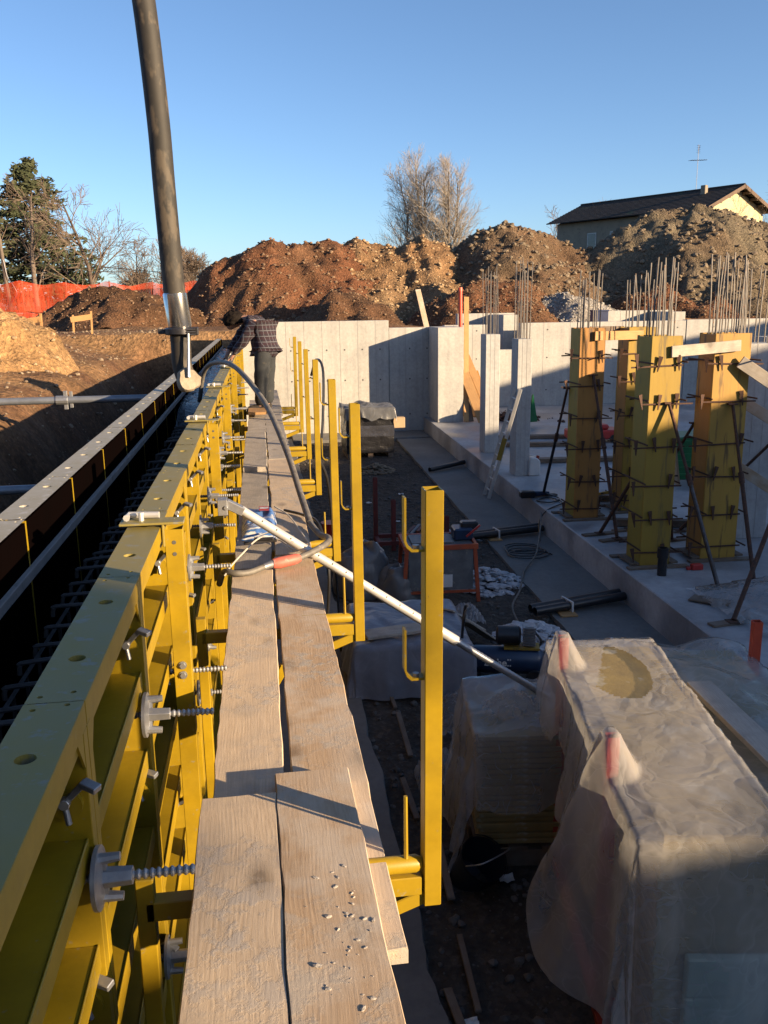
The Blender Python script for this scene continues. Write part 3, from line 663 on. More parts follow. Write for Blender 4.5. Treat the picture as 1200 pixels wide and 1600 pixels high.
# ---- house
def house():
    A = Vector((30.1, 55, 0)); d = Vector((-.466, .885, 0)); n = Vector((.885, .466, 0))
    t = thing('house', (A.x, A.y, .7), 'yellow plastered house with dark tiled gable roof beyond the heaps', 'house', rz=math.atan2(n.y, n.x))
    # local: x across (right +), y along the ridge away, z up
    g = .7; L = 12.3; hw = 3.05; ez = 7.05-g; rz_ = 8.5-g; ov = .55
    sl = (rz_-ez)/(hw+.5)
    wz = rz_-sl*hw-.12
    b = MB(); b.prism([(-hw, 0), (hw, 0), (hw, wz), (0, rz_-.15), (-hw, wz)], 5.0, 'y', 0)
    b.build('wall', 'house_yellow', t)
    b = MB(); b.prism([(-hw+.02, 0), (hw-.02, 0), (hw-.02, wz-.15), (0, rz_-.3), (-hw+.02, wz-.15)], L-5.02, 'y', 5.01)
    w2 = b.build('wall', 'house_tan', t); tag(w2, 'dull tan rear wall')
    rf = None
    for s in (-1, 1):
        b = MB(); nrow = 13
        x_e = (hw+.55)
        for i in range(nrow):
            xa, xb = x_e*(1-i/nrow), x_e*(1-(i+1)/nrow)
            za, zb = rz_-sl*xa, rz_-sl*xb
            b.add([(s*xa, -ov, za+.05), (s*xa, L+ov, za+.05), (s*xb, L+ov, zb+.015), (s*xb, -ov, zb+.015), (s*xa, -ov, za-.03), (s*xa, L+ov, za-.03), (s*xb, L+ov, zb-.06), (s*xb, -ov, zb-.06)],
                  [(0, 1, 2, 3), (4, 7, 6, 5), (0, 4, 5, 1), (0, 3, 7, 4), (1, 5, 6, 2)])
        rf = b.build('roof', 'roof_tile', t)
        # barge board on the gable
        b = MB(); b.bar((s*x_e, -ov-.02, rz_-sl*x_e-.06), (0, -ov-.02, rz_-.06), .05, .22); b.build('barge_board', 'old_wood2', t)
        for k in range(4):
            xx = .6+k*.85; MB().box(s*xx-.06, s*xx+.06, -ov, 0, rz_-sl*xx-.24, rz_-sl*xx-.10).build('rafter_end', 'old_wood2', t)
    MB().tube([(0, -ov, rz_+.03), (0, L+ov, rz_+.03)], .09, 8).build('ridge_cap', 'roof_tile', t)
    MB().box(-1.0, -.7, 1.6, 1.95, rz_-.9, rz_+.18).build('chimney', 'house_tan', t, bevel=.02)
    # gable window with shutters
    w = MB().box(.75, 1.75, -.05, .02, 4.35, 5.9).build('window', 'window_frame', t)
    MB().box(.83, 1.22, -.062, -.04, 4.43, 5.82).build('pane', 'pane', w); MB().box(1.28, 1.67, -.062, -.04, 4.43, 5.82).build('pane', 'pane', w)
    for xx in (.22, 1.77):
        b = MB(); b.box(xx, xx+.5, -.07, -.02, 4.35, 5.9)
        for k in range(12): b.box(xx+.05, xx+.45, -.085, -.07, 4.45+k*.115, 4.50+k*.115)
        b.build('shutter', 'shutter', t)
    # small openings in the shaded long wall
    for yy in (2.4, 6.6, 8.6):
        w = MB().box(-hw-.03, -hw+.03, yy, yy+.8, 4.3, 5.5).build('window', 'window_frame', t)
        MB().box(-hw-.04, -hw-.02, yy+.07, yy+.73, 4.37, 5.43).build('pane', 'pane', w)
    # antenna
    a = thing('television_antenna', A+d*3.0+Vector((0, 0, 8.45)), 'thin television aerial mast on the house ridge', 'antenna', rz=.3)
    MB().tube([(0, 0, 0), (0, 0, 2.9)], .014, 5).build('mast', 'dark_steel', a)
    b = MB(); b.tube([(-.7, 0, 1.9), (.75, 0, 2.0)], .014, 4)
    for k in range(7): b.tube([(-.6+k*.2, -.22, 1.91+k*.014), (-.6+k*.2, .22, 1.91+k*.014)], .01, 4)
    b.build('aerial_boom', 'dark_steel', a)
    b = MB(); b.tube([(-.02, 0, 2.35), (.1, 0, 2.85)], .014, 4)
    for k in range(5): b.tube([(-.15, 0, 2.4+k*.11), (.15, 0, 2.4+k*.11)], .01, 4)
    b.build('upper_aerial', 'dark_steel', a)
mat('house_yellow', (.62, .54, .34), (.56, .48, .29), 2, rough=.9, bump=.1, bscale=30)
mat('house_tan', (.34, .29, .22), (.27, .23, .18), 1.5, rough=.9, spots=(.2, .17, .13), sscale=4, sthr=.6)
mat('roof_tile', (.045, .033, .028), (.028, .023, .020), 2.5, rough=.85, spots=(.03, .055, .03), sscale=.8, sthr=.60, bump=.6, bscale=6, bdist=.05)
mat('old_wood2', (.16, .10, .065), (.10, .065, .045), 4, rough=.8)
mat('window_frame', (.55, .55, .53), (.5, .5, .48), 4, rough=.5)
mat('pane', (.08, .10, .13), (.05, .06, .08), 3, rough=.1)
mat('shutter', (.09, .07, .045), (.06, .05, .035), 4, rough=.7)
house()

# ---- trees
mat('bark', (.14, .105, .08), (.08, .06, .048), 3, rough=.95, bump=.5, bscale=10)
mat('bark_pale', (.20, .165, .13), (.13, .10, .08), 3, rough=.95)
mat('twig', (.22, .165, .125), (.14, .105, .08), 2, rough=.95); mat('twig_pale', (.40, .35, .30), (.29, .25, .21), 2, rough=.95)
mat('needles', (.035, .055, .022), (.075, .075, .028), .5, rough=.9)
mat('scrub', (.16, .115, .075), (.10, .075, .05), 1, rough=.95)
def branchy(bt, bb, p, d, length, r, lvl, rg, maxl, ang, up, kids, twigr, spread=.5):
    """one limb as a bent tapering tube, then its side limbs"""
    n = 4 if lvl < 2 else 2
    pts = [p]; dd = d.copy(); seg = length/n
    for i in range(n):
        dd = (dd+Vector((rg.gauss(0, .12), rg.gauss(0, .12), rg.gauss(0, .06)))+Vector((0, 0, up*.12))).normalized()
        pts.append(pts[-1]+dd*seg)
    rs = [max(twigr*.6, r*(1-.75*i/n)) for i in range(n+1)]
    (bt if lvl == 0 else bb).tube(pts, rs, 7 if lvl == 0 else (4 if lvl == 1 else 3), cap=False)
    if lvl >= maxl: return
    k = kids[lvl]
    for i in range(k):
        t = (.22 if lvl == 0 else .15)+(.78 if lvl == 0 else .85)*(i+rg.random()*.8)/k
        t = min(t, .98); q = t*n; j = min(n-1, int(q)); pp = pts[j].lerp(pts[j+1], q-j)
        ax = pts[j+1]-pts[j]; ax.normalize(); o = ax.orthogonal().normalized(); o.rotate(Matrix.Rotation(rg.random()*6.28, 3, ax))
        a = R(ang[lvl]+rg.gauss(0, 9)); nd = (ax*math.cos(a)+o*math.sin(a)).normalized()
        ll = length*(.62 if lvl else spread)*(1.15-.75*t if lvl == 0 else 1.1-.5*t)*(.8+.4*rg.random())
        branchy(bt, bb, pp, nd, ll, max(twigr, r*(1-.75*t)*.5), lvl+1, rg, maxl, ang, up, kids, twigr, spread)
def bare_tree(name, loc, h, r, seed, label, group=None, ang=(32, 35, 38, 40), up=.5, kids=(18, 9, 6), maxl=3, twigr=.012, lean=(0, 0), bark='bark', stems=1, stem_gap=.8, spread=.5):
    rg = random.Random(seed); t = thing(name, loc, label, 'tree', group)
    bt, bb = MB(), MB()
    for s in range(stems):
        p = Vector((0, 0, -.2)) if stems == 1 else Vector((rg.uniform(-stem_gap, stem_gap), rg.uniform(-stem_gap, stem_gap)*.5, -.2))
        branchy(bt, bb, p, Vector((lean[0]+rg.gauss(0, .03), lean[1]+rg.gauss(0, .03), 1)).normalized(), h*(.88+.12*rg.random()), r, 0, rg, maxl, ang, up, kids, twigr, spread)
    bt.build('trunk', bark, t, smooth='all'); bb.build('crown', 'twig_pale' if name == 'poplar_tree' else 'twig', t)
    return t
# the poplar group
pop = [(15.3, 91, 13.6, .17, 'leftmost'), (16.9, 92, 15.0, .2, 'second from the left'), (18.3, 90, 15.3, .21, 'middle one'), (19.8, 91.5, 15.0, .2, 'second from the right'), (21.2, 90.5, 13.6, .17, 'rightmost')]
for i, (x, y, h, r, wh) in enumerate(pop):
    bare_tree('poplar_tree', (x, y, .6), h, r, 50+i, 'bare upright poplar, %s of the tall group behind the heaps' % wh, 'bare poplars behind the heaps', ang=(34, 30, 32, 34), up=.75, kids=(40, 10, 5), twigr=.010, bark='bark_pale', spread=.33)
bare_tree('bare_tree', (28.0, 88, .6), 9.6, .12, 60, 'small bare tree between the poplars and the house', kids=(16, 7, 5), twigr=.02, up=.4)
bare_tree('bare_tree', (26.4, 64, .6), 7.0, .09, 61, 'small bare tree in front of the shaded house wall', kids=(14, 6, 5), twigr=.014, up=.4)
bare_tree('bare_tree', (31.4, 53.6, .6), 7.4, .07, 62, 'slender bare tree in front of the yellow gable', kids=(12, 5, 4), twigr=.010, up=.6)
bare_tree('bare_tree', (-8.0, 47.5, .7), 6.3, .15, 63, 'spreading bare tree right of the dark conifer', ang=(48, 42, 40, 40), up=.35, kids=(14, 8, 6), twigr=.014)
bare_tree('bare_tree', (-10.9, 47.6, .7), 7.2, .16, 64, 'bare tree standing in front of the dark conifer', ang=(45, 42, 40, 40), up=.3, kids=(10, 6, 4), twigr=.011, bark='bark_pale')
bare_tree('bare_tree', (-13.2, 48.5, .7), 6.6, .14, 65, 'bare tree at the left picture edge', ang=(45, 42, 40, 40), up=.3, kids=(10, 6, 4), twigr=.011)
bare_tree('bare_tree', (-6.4, 58, .7), 4.9, .10, 66, 'small bare tree left of the hose in the distance', ang=(45, 42, 40, 40), up=.35, kids=(13, 7, 5), twigr=.014, stems=2)
bare_tree('round_shrub', (-6.0, 84, .6), 5.6, .12, 67, 'round reddish bare shrub right of the hose above the heap', ang=(48, 40, 38, 36), up=.3, kids=(16, 9, 6), twigr=.022, stems=4, stem_gap=.5)
bare_tree('round_shrub', (-10.6, 84, .6), 4.2, .10, 68, 'round bare shrub left of the hose above the net', ang=(48, 40, 38, 36), up=.3, kids=(15, 8, 6), twigr=.022, stems=4, stem_gap=.5)
for i, (x, y, h) in enumerate([(-9.6, 66, 4.6), (-8.4, 66, 4.0)]):
    bare_tree('sapling', (x, y, .6), h, .05, 70+i, ['taller thin leafless sapling above the orange net', 'shorter thin leafless sapling above the orange net'][i], kids=(7, 3, 2), twigr=.012, maxl=2, up=.8)
# dark conifer
def conifer(loc, h, rad, seed, label):
    rg = random.Random(seed); t = thing('conifer_tree', loc, label, 'tree')
    MB().tube([(0, 0, -.2), (.1, 0, h*.5), (0, .05, h*.97)], [.22, .13, .02], 8).build('trunk', 'bark', t)
    b = MB(); lim = MB()
    for i in range(170):
        f = (i+rg.random())/170; z = h*(.14+.85*f); rr = rad*(1-f)**.55*(.55+.5*rg.random())*(.55+.45*min(1, f*3.5)); a = rg.random()*6.283
        tip = Vector((math.cos(a)*rr, math.sin(a)*rr, z-.25*rr+.2)); base = Vector((0, 0, z))
        lim.tube([base, base.lerp(tip, .5)+Vector((0, 0, .12)), tip], [.04, .025, .01], 3, cap=False)
        for k in range(int(34+90*(rr/rad))):
            q = (.25+.75*rg.random()**.7); c = base.lerp(tip, q)+Vector((rg.gauss(0, .16), rg.gauss(0, .16), rg.gauss(0, .10)-.05))
            s = .07+.15*rg.random(); u = Vector((rg.gauss(0, 1), rg.gauss(0, 1), rg.gauss(0, .5))).normalized(); w = u.orthogonal().normalized()
            b.add([c-u*s, c+w*s*.45, c+u*s, c-w*s*.45], [(0, 1, 2, 3)])
    lim.build('limbs', 'bark', t); b.build('crown', 'needles', t)
conifer((-12.4, 55, .7), 9.0, 4.3, 80, 'tall dark evergreen conifer at the left')
# hedge-like undergrowth behind the net
b = MB(); rg = random.Random(5)
for i in range(2600):
    x = rg.uniform(-16, -4); y = rg.uniform(49, 54); h = (.5+1.0*rg.random())*(1 if x < -7 else .55)
    p = Vector((x, y, .7)); q = p+Vector((rg.gauss(0, .3), rg.gauss(0, .3), h))
    b.tube([p, p.lerp(q, .5)+Vector((rg.gauss(0, .1), 0, 0)), q], [.018, .014, .006], 3, cap=False)
o = b.build('undergrowth', 'scrub'); tag(o, 'leafless brown undergrowth behind the orange net', 'undergrowth', kind='stuff')
# far hedge line on the horizon
b = MB()
for i in range(240):
    x = -160+i*1.9+rg.uniform(-1, 1); y = 190+rg.uniform(-8, 8); h = 1.6+2.0*rg.random()
    for k in range(26):
        c = Vector((x+rg.gauss(0, 1.3), y+rg.gauss(0, 1), .6+abs(rg.gauss(0, .5))*h)); s = .15+.4*rg.random()
        u = Vector((rg.gauss(0, 1), rg.gauss(0, 1), rg.gauss(0, 1))).normalized(); w = u.orthogonal().normalized()
        b.add([c-u*s, c+w*s*.5, c+u*s, c-w*s*.5], [(0, 1, 2, 3)])
# added unseen wood behind and right, cuts low sky light on near form panels
for i in range(150):
    az = R(50+215*i/150); dd = 58+rg.uniform(-3, 3); cx_, cy_ = math.sin(az)*dd, math.cos(az)*dd; hh = 10.2+1.6*rg.random()
    for k in range(34):
        c = Vector((cx_+rg.gauss(0, 1.2), cy_+rg.gauss(0, 1.2), .6+hh*rg.random())); s = .65+.7*rg.random()
        u = Vector((rg.gauss(0, 1), rg.gauss(0, 1), rg.gauss(0, 1))).normalized(); w = u.orthogonal().normalized()
        b.add([c-u*s, c+w*s*.7, c+u*s, c-w*s*.7], [(0, 1, 2, 3)])
o = b.build('far_woodland_sky_screen', 'scrub'); tag(o, 'far-off brown woodland line with an added unseen belt blocking low sky light', 'woodland', kind='stuff')

# ---- utility pole with wire
t = thing('utility_pole', (-11.9, 46.5, .7), 'leaning grey utility pole behind the orange net', 'pole')
MB().tube([(0, 0, 0), (-.25, 0, 4.6)], [.11, .08], 8).build('pole_shaft', 'bark_pale', t)
MB().tube(spline([(-.13, -.1, 3.2), (-.0, -.14, 2.4), (.22, -.12, 2.0), (.34, -.1, 1.6), (.05, -.12, 1.2)], 6), .02, 5).build('cable_loop', 'blue_tarp', t)
t = thing('overhead_wire', (-7.6, 47.5, 3.4), 'thin overhead wire from the trees to the right', 'wire')
MB().tube([(0, 0, .2), (1.5, 0, .02), (3.0, 0, -.1), (5, 0, -.15), (8, 0, -.1)], .016, 4).build('wire_strand', 'dark_steel', t)

# ---- orange safety net with its posts
t = thing('safety_net', (-8, 45, .7), 'bright orange plastic safety net strung on posts along the pit rim', 'net')
def netf(u, v):
    x = -8+u*14; s = abs(math.sin(u*math.pi*7)); top = 2.05-.16*s+.05*fbm(u*9, 1)
    zz = hz(x, 45)-.7
    return (x-(-8)+0.0, .10*math.sin(u*40)+.06*fbm(u*20, v*3), zz-.05+(top)*v)
b = MB(); b.grid(120, 8, lambda u, v: (lambda q: (q[0]-7, q[1], q[2]))(netf(u, v)))
b.build('net_sheet', 'orange_net', t, smooth='all')
for i in range(8):
    MB().tube([(-7+2*i, .1, -.2), (-7+2*i+.04, .1, 2.15)], .035, 6).build('post', 'bark_pale', t)
for zz in (.35, .75): MB().tube([(-7+14*k/30, -.06, zz+.05*math.sin(k)) for k in range(31)], .02, 4).build('net_cord', 'orange_paint', t)
t = thing('safety_net', (-2.2, 46.5, .7), 'far stretch of orange net between hose and heap', 'net')
b = MB(); b.grid(60, 6, lambda u, v: (-3+5.4*u, .1*math.sin(u*22), -.1+(1.95-.12*abs(math.sin(u*9)))*v)); b.build('net_sheet', 'orange_net', t, smooth='all')
for i in range(4): MB().tube([(-3+1.8*i, .1, -.2), (-3+1.8*i, .1, 2.1)], .035, 6).build('post', 'bark_pale', t)
# low pale wall seen through the net
t = thing('boundary_wall', (-10.5, 48.2, .7), 'low pale boundary wall seen through the orange net', 'wall')
MB().box(-5.5, 3.2, -.1, .1, -.3, .62).build('wall_body', 'house_tan', t, bevel=.02)
MB().box(-5.55, 3.25, -.14, .14, .62, .70).build('coping', 'concrete', t, bevel=.01)

# ---- batter boards (setting-out trestles)
for i, (x, y, rz, lab) in enumerate([(-5.2, 28, .15, 'small wooden setting-out trestle in front of the dark heap'), (-6.5, 27.4, -.1, 'small wooden setting-out trestle beside the tan heap')]):
    t = thing('setting_out_trestle', (x, y, hz(x, y)-.02), lab, 'trestle', rz=rz)
    for s in (-.26, .26): MB().bar((s, 0, -.1), (s+.02, 0, .66 if s > 0 else .56), .055, .055).build('stake', 'new_wood', t)
    MB().bar((-.32, -.04, .42), (.30, -.04, .50), .022, .16).build('cross_board', 'new_wood', t)

mat('batten_grey', (.36, .35, .34), (.28, .27, .26), 8, rough=.8, spots=(.2, .19, .18), sscale=14, sthr=.6)
mat('red_handle', (.62, .16, .11), (.50, .12, .09), 12, rough=.55, spots=(.45, .3, .25), sscale=20, sthr=.6)
mat('white_cable', (.62, .58, .50), (.55, .5, .43), 5, rough=.5)
mat('label_red', (.5, .05, .04), (.45, .05, .04), 5, rough=.5)
def sackmat():
    m, nt, b, out = _new('sack')
    tc = nt.nodes.new('ShaderNodeTexCoord'); w = nt.nodes.new('ShaderNodeTexWave'); w.bands_direction = 'Y'; w.inputs['Scale'].default_value = 8; w.inputs['Distortion'].default_value = .6
    nt.links.new(tc.outputs['Object'], w.inputs['Vector'])
    st = _ramp(nt, w.outputs[0], [(.42, (.60, .60, .58)), (.5, (.06, .15, .36))]).outputs[0]
    n = _noise(nt, 7, 3, .5); bl = _ramp(nt, n.outputs[0], [(.50, (0, 0, 0)), (.53, (1, 1, 1))]).outputs[0]
    c = _mix(nt, bl, st, (.07, .16, .40))
    sp_ = nt.nodes.new('ShaderNodeSeparateXYZ'); nt.links.new(tc.outputs['Object'], sp_.inputs[0])
    nt.links.new(c, b.inputs['Base Color']); b.inputs['Roughness'].default_value = .4; _bump(nt, b, n.outputs[0], .6, .02)
    MATS['sack'] = m
sackmat()

# ================================================================== WALL FORMWORK
ORD = ['first', 'second', 'third', 'fourth', 'fifth', 'sixth', 'seventh', 'eighth', 'ninth', 'tenth', 'eleventh', 'twelfth', 'thirteenth', 'fourteenth', 'fifteenth',
       'sixteenth', 'seventeenth', 'eighteenth', 'nineteenth', 'twentieth', 'twenty-first', 'twenty-second', 'twenty-third', 'twenty-fourth', 'twenty-fifth', 'twenty-sixth']
RX, LX, ZT, PW = -.57, -1.03, .70, .98
RIBS = (-.33, -.62, -.92, -1.22, -1.55, -1.95, -2.35)
def panel_proto(w, full=True):
    """local: x 0 = face against the concrete, +x outwards, y 0..w, z 0 = top"""
    t = thing('formwork_panel', (0, 0, 0), 'x', 'panel', 'x')
    e = .0015
    MB().box(0, .018, .010, w-.010, -2.7, -.012).build('plywood_face', 'film_ply', t)
    for y0, y1 in ((e, .0095), (w-.0095, w-e)): MB().box(-.001, .018, y0, y1, -2.7, -.010).build('edge_strip', 'yellow', t)
    b = MB(); holes = [(.068, w*q, .022) for q in (.27, .73)] + [(.028, .035, .007), (.10, .035, .007), (.028, w-.035, .007), (.10, w-.035, .007)]
    hs = sorted(holes, key=lambda h: h[1])
    # cells need distinct y: nudge paired bolt holes
    hs2 = []
    for i, (x, y, r) in enumerate(hs): hs2.append((x, y+(.018 if (r < .01 and x > .05) else 0), r))
    b.plate_holes(.0, .135, e, w-e, 0, hs2, .035)
    b.add([(.135, e, 0), (.135, w-e, 0), (.135, w-e, -.05), (.135, e, -.05)], [])
    o = b.build('top_rail', 'yellow_sky_dust' if full else 'rail_pale', t)
    b = MB(); b.box(.127, .1352, e, w-e, -.062, -.0005); b.box(.0185, .127, e, w-e, -.10, -.055)
    b.build('rail_lip', 'yellow', t, bevel=.002)
    for y0, y1 in ((e, .042), (w-.042, w-e)):
        MB().box(.0185, .132, y0, y1, -2.7, -.1005).box(.1275, .1345, y0, y1, -2.7, -.0625).build('side_stile', 'yellow', t, bevel=.002)
    if full:
        # haunches under the lip beside each stile
        MB().prism([(.042, -.0625), (.10, -.0625), (.042, -.15)], .006, 'x', .127).build('gusset', 'yellow', t); MB().prism([(w-.042, -.0625), (w-.10, -.0625), (w-.042, -.15)], .006, 'x', .127).build('gusset', 'yellow', t)
        rib = MB().box(.0185, .118, .0425, w-.0425, -.055, 0).box(.118, .124, .0425, w-.0425, -.062, .003).mesh('cross_rib', 'yellow', bevel=.002)
        for z in RIBS: inst(rib, 'cross_rib', t, (0, 0, z))
        lev = MB().cyl((.085, .041, 0), (.085, .056, 0), .036, n=14).mesh('clamp_boss', 'yellow', smooth=True)
        lv2 = MB().bar((.075, .045, -.01), (.145, .02, .045), .020, .016).bar((.14, .022, .045), (.175, .0, .03), .026, .016).cyl((.085, .02, 0), (.085, .045, 0), .014, n=8).cyl((.085, .02, -.05), (.085, .03, .0), .008, n=6).mesh('clamp_lever', 'galv', bevel=.002)
        for z in (-.235, -.78, -1.4):
            k = inst(lev, 'clamp_boss', t, (0, w-.10, z), (0, 0, 0)); inst(lv2, 'clamp_lever', k, (0, 0, 0), (0, random.uniform(-.5, .5), 0))
            k.location.y = w-.042-.056
    return t
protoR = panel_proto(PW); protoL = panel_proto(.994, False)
nR = 26; Y0R = 1.97-2*PW
for i in range(nR):
    t = protoR if i == 0 else copy_tree(protoR)
    t.location = (RX+random.uniform(-.002, .002), Y0R+i*PW, ZT+random.uniform(-.002, .002))
    tag(t, 'yellow ribbed wall form panel, %s from the camera in the walkway-side row' % ORD[i], 'form panel', 'walkway-side wall form panels')
    if i > 13:
        for ch in [c for c in t.children if c.name.startswith(('clamp_boss', 'gusset'))]:
            for g in list(ch.children): bpy.data.objects.remove(g)
            bpy.data.objects.remove(ch)
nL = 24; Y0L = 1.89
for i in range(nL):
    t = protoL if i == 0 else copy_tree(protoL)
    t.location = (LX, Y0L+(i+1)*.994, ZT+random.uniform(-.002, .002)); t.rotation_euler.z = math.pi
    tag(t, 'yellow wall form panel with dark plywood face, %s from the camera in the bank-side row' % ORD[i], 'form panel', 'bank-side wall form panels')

# level batten on the far plywood faces
for i in range(6):
    y = 1.9+i*4.0
    if y > 23: break
    t = thing('level_batten', (LX, y, .45), 'grey batten fixed inside the bank-side form, %s length from the camera' % ORD[i], 'batten', 'pour level battens')
    MB().box(.001, .028, 0, 3.99, -.0, .045).build('batten_strip', 'batten_grey', t, bevel=.003)

# reinforcement inside the form
cage = thing('wall_reinforcement', (-.8, 1.5, -2.0), 'dark steel reinforcement standing between the two form rows', 'reinforcement')
hp = MB().tube(spline([(-.185, 0, -.05), (-.18, 0, -.015), (-.15, 0, .0), (.15, 0, .01), (.18, 0, -.01), (.185, 0, -.05)], 4), .010, 6).mesh('hairpin_bar', 'rebar')
vb = MB().tube([(0, 0, 0), (0, 0, 2.2)], .009, 5).mesh('vertical_bar', 'rebar')
rg = random.Random(9)
for i in range(58):
    y = .3+i*.2
    inst(hp, 'hairpin_bar', cage, (rg.uniform(-.01, .01), y-.0, 2.24+rg.uniform(-.02, .03)), (rg.uniform(-.05, .05), rg.uniform(-.04, .04), rg.uniform(-.06, .06)))
    if i < 45:
        for s in (-.17, .17): inst(vb, 'vertical_bar', cage, (s, y+.03, rg.uniform(-.05, .0)))
for s in (-.165, .165):
    for z in (2.18, 1.85, 1.5, 1.2):
        MB().tube([(s, 0, z), (s+.01, 4, z+.01), (s, 8, z), (s, 12, z)], .009, 5).build('longitudinal_bar', 'rebar', cage)
# fresh concrete filled in from the far end
def pour(u, v):
    y = 7.6+17.4*v; zt = -1.2+1.6*sstep(7.6, 11.5, y)+.05*sstep(11, 24, y)
    return (LX+.012+(RX-LX-.024)*u, y, zt+.035*fbm(u*3, y*1.6, 2)+.02*fbm(u*9, y*5, 4))
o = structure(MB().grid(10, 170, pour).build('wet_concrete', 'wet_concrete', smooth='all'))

# ---- tie rods with wing plates
def tie_proto(plate=True):
    t = thing('tie_rod', (0, 0, 0), 'x', 'tie rod', 'x')
    # ribbed bar: alternating radii
    pts, rs = [], []
    x = -.13
    while x < .205:
        pts += [(x, 0, 0), (x+.004, 0, 0), (x+.007, 0, 0), (x+.011, 0, 0)]; rs += [.0072, .0105, .0105, .0072]; x += .014
    MB().tube(pts, rs, 10).build('threaded_bar', 'galv', t)
    if plate:
        b = MB(); b.cyl((0, 0, 0), (.009, 0, 0), .062, n=20); b.cyl((.009, 0, 0), (.016, 0, 0), .052, .034, n=20)
        b.build('anchor_plate', 'galv', t, smooth=True)
        b = MB(); b.cyl((.012, 0, 0), (.075, 0, 0), .021, .018, n=6); b.build('hex_nut', 'galv', t, bevel=.001)
        for s in (-1, 1):
            MB().cyl((.010, 0, s*.040), (.052, 0, s*.043), .012, .009, n=8).bar((.014, 0, s*.042), (.014, 0, 0), .018, .014).build('lug', 'galv', t, smooth=True)
    return t
tp, tr_ = tie_proto(), tie_proto(False)
ties = [(1.90, .28, 1), (2.80, .26, 1), (3.72, .02, 0), (4.72, .20, 1), (5.70, .19, 1), (6.64, .19, 1), (7.3, .10, 0), (7.62, .24, 1), (8.6, .2, 1), (9.5, .22, 1), (10.5, .05, 0), (11.1, .2, 1), (12.4, .2, 1), (13.4, .1, 0), (14.4, .2, 1), (15.6, .2, 1), (17, .18, 1)]
for i, (y, z, pl) in enumerate(ties):
    src = tp if pl else tr_
    t = src if src.get('used') is None else copy_tree(src)
    src['used'] = 1
    t.location = (RX+.138, y, z); t.scale = (1.12, 1.2, 1.2); t.rotation_euler = (random.uniform(-.5, .5), random.uniform(-.02, .02), random.uniform(-.02, .02))
    tag(t, 'galvanised tie rod%s, %s from the camera along the yellow form' % (' with round wing plate' if pl else ' without plate', ORD[i]), 'tie rod', 'tie rods through the wall form')
lowties = [(1.9, -.62), (2.85, -.72), (4.75, -.55), (5.7, -.6)]
for i, (y, z) in enumerate(lowties):
    t = copy_tree(tp); t.location = (RX+.138, y, z); t.rotation_euler = (random.uniform(-.5, .5), 0, 0)
    tag(t, 'galvanised tie rod low on the form below plank level, %s from the camera' % ORD[i], 'tie rod', 'tie rods through the wall form')
for t in (tp, tr_):
    if 'used' in t: del t['used']
for o in list(COL.objects):
    if 'used' in o: del o['used']

# ---- strongbacks hooked over the form top
def strongback():
    t = thing('strongback', (0, 0, 0), 'x', 'strongback', 'x')
    MB().sqtube((0, 0, -1.72), (0, 0, -.02), .075, .075, .004).build('square_tube', 'yellow', t, bevel=.003)
    b = MB(); b.box(-.215, .045, -.05, .05, .004, .014); b.box(-.045, -.036, -.05, .05, -.09, .004)
    b.build('hook_plate', 'yellow_sky_dust', t, bevel=.002)
    MB().tube([(-.185, -.03, .034), (-.185, .045, .030), (-.06, .03, .030)], .014, 8).cyl((-.13, .0, .012), (-.13, .0, .05), .011, n=8).build('hook_pin', 'galv_white', t, smooth=True)
    me = MB().cyl((0, 0, 0), (0, -.0015, 0), .0085, n=12).mesh('bolt_hole', 'tie_dark')
    for z in (-.075, -.125): inst(me, 'bolt_hole', t, (0, -.0377, z))
    me = MB().cyl((0, 0, 0), (0, -.012, 0), .012, n=6).cyl((0, 0, 0), (0, -.004, 0), .018, n=12).mesh('bolt', 'galv')
    for z in (-.62, -.665): inst(me, 'bolt', t, (.0, -.0377, z))
    return t
sp = strongback()
for i, y in enumerate([3.67, 7.05, 10.05, 13.25, 16.3, 19.4]):
    t = sp if i == 0 else copy_tree(sp); t.location = (-.385, y, .705)
    tag(t, 'yellow square-tube strongback hooked over the form, %s from the camera' % ORD[i], 'strongback', 'strongbacks on the wall form')

# ---- walkway brackets with guard posts
def bracket():
    """local origin under the post at plank level"""
    t = thing('walkway_bracket', (0, 0, 0), 'x', 'bracket', 'x')
    MB().sqtube((0, 0, -.15), (0, 0, 1.10), .050, .062, .004).build('guard_post', 'yellow', t, bevel=.002)
    MB().bar((-.82, 0, -.085), (-.03, 0, -.085), .05, .06).build('cantilever_arm', 'yellow', t, bevel=.003)
    MB().tube([(-.30, -.0, -.024), (-.045, 0, -.024), (-.028, 0, -.024)], [.026, .026, .018], 12).build('end_sleeve', 'yellow', t, smooth=True)
    MB().bar((-.02, 0, -.125), (-.40, 0, -.27), .04, .045).bar((-.40, 0, -.27), (-.80, 0, -.95), .04, .045).build('diagonal_strut', 'yellow', t, bevel=.003)
    MB().bar((-.82, 0, .02), (-.82, 0, -1.0), .05, .05).build('hanger', 'yellow', t, bevel=.003)
    for z in (.93, .56):
        pts = [(-.025, z), (-.060, z), (-.073, z+.012), (-.080, z+.03), (-.080, z+.15), (-.074, z+.15), (-.074, z+.032), (-.068, z+.017), (-.057, z+.007), (-.025, z+.007)]
        MB().prism(pts, .035, 'y', -.0175).build('rail_hook', 'yellow', t)
        MB().cyl((-.045, 0, z+.006), (-.045, 0, z+.016), .010, n=6).build('bolt', 'galv', t)
    MB().tube([(-.075, -.005, -.01), (-.076, -.005, .20)], [.007, .006], 6).build('toe_board_pin', 'yellow', t)
    return t
bp = bracket()
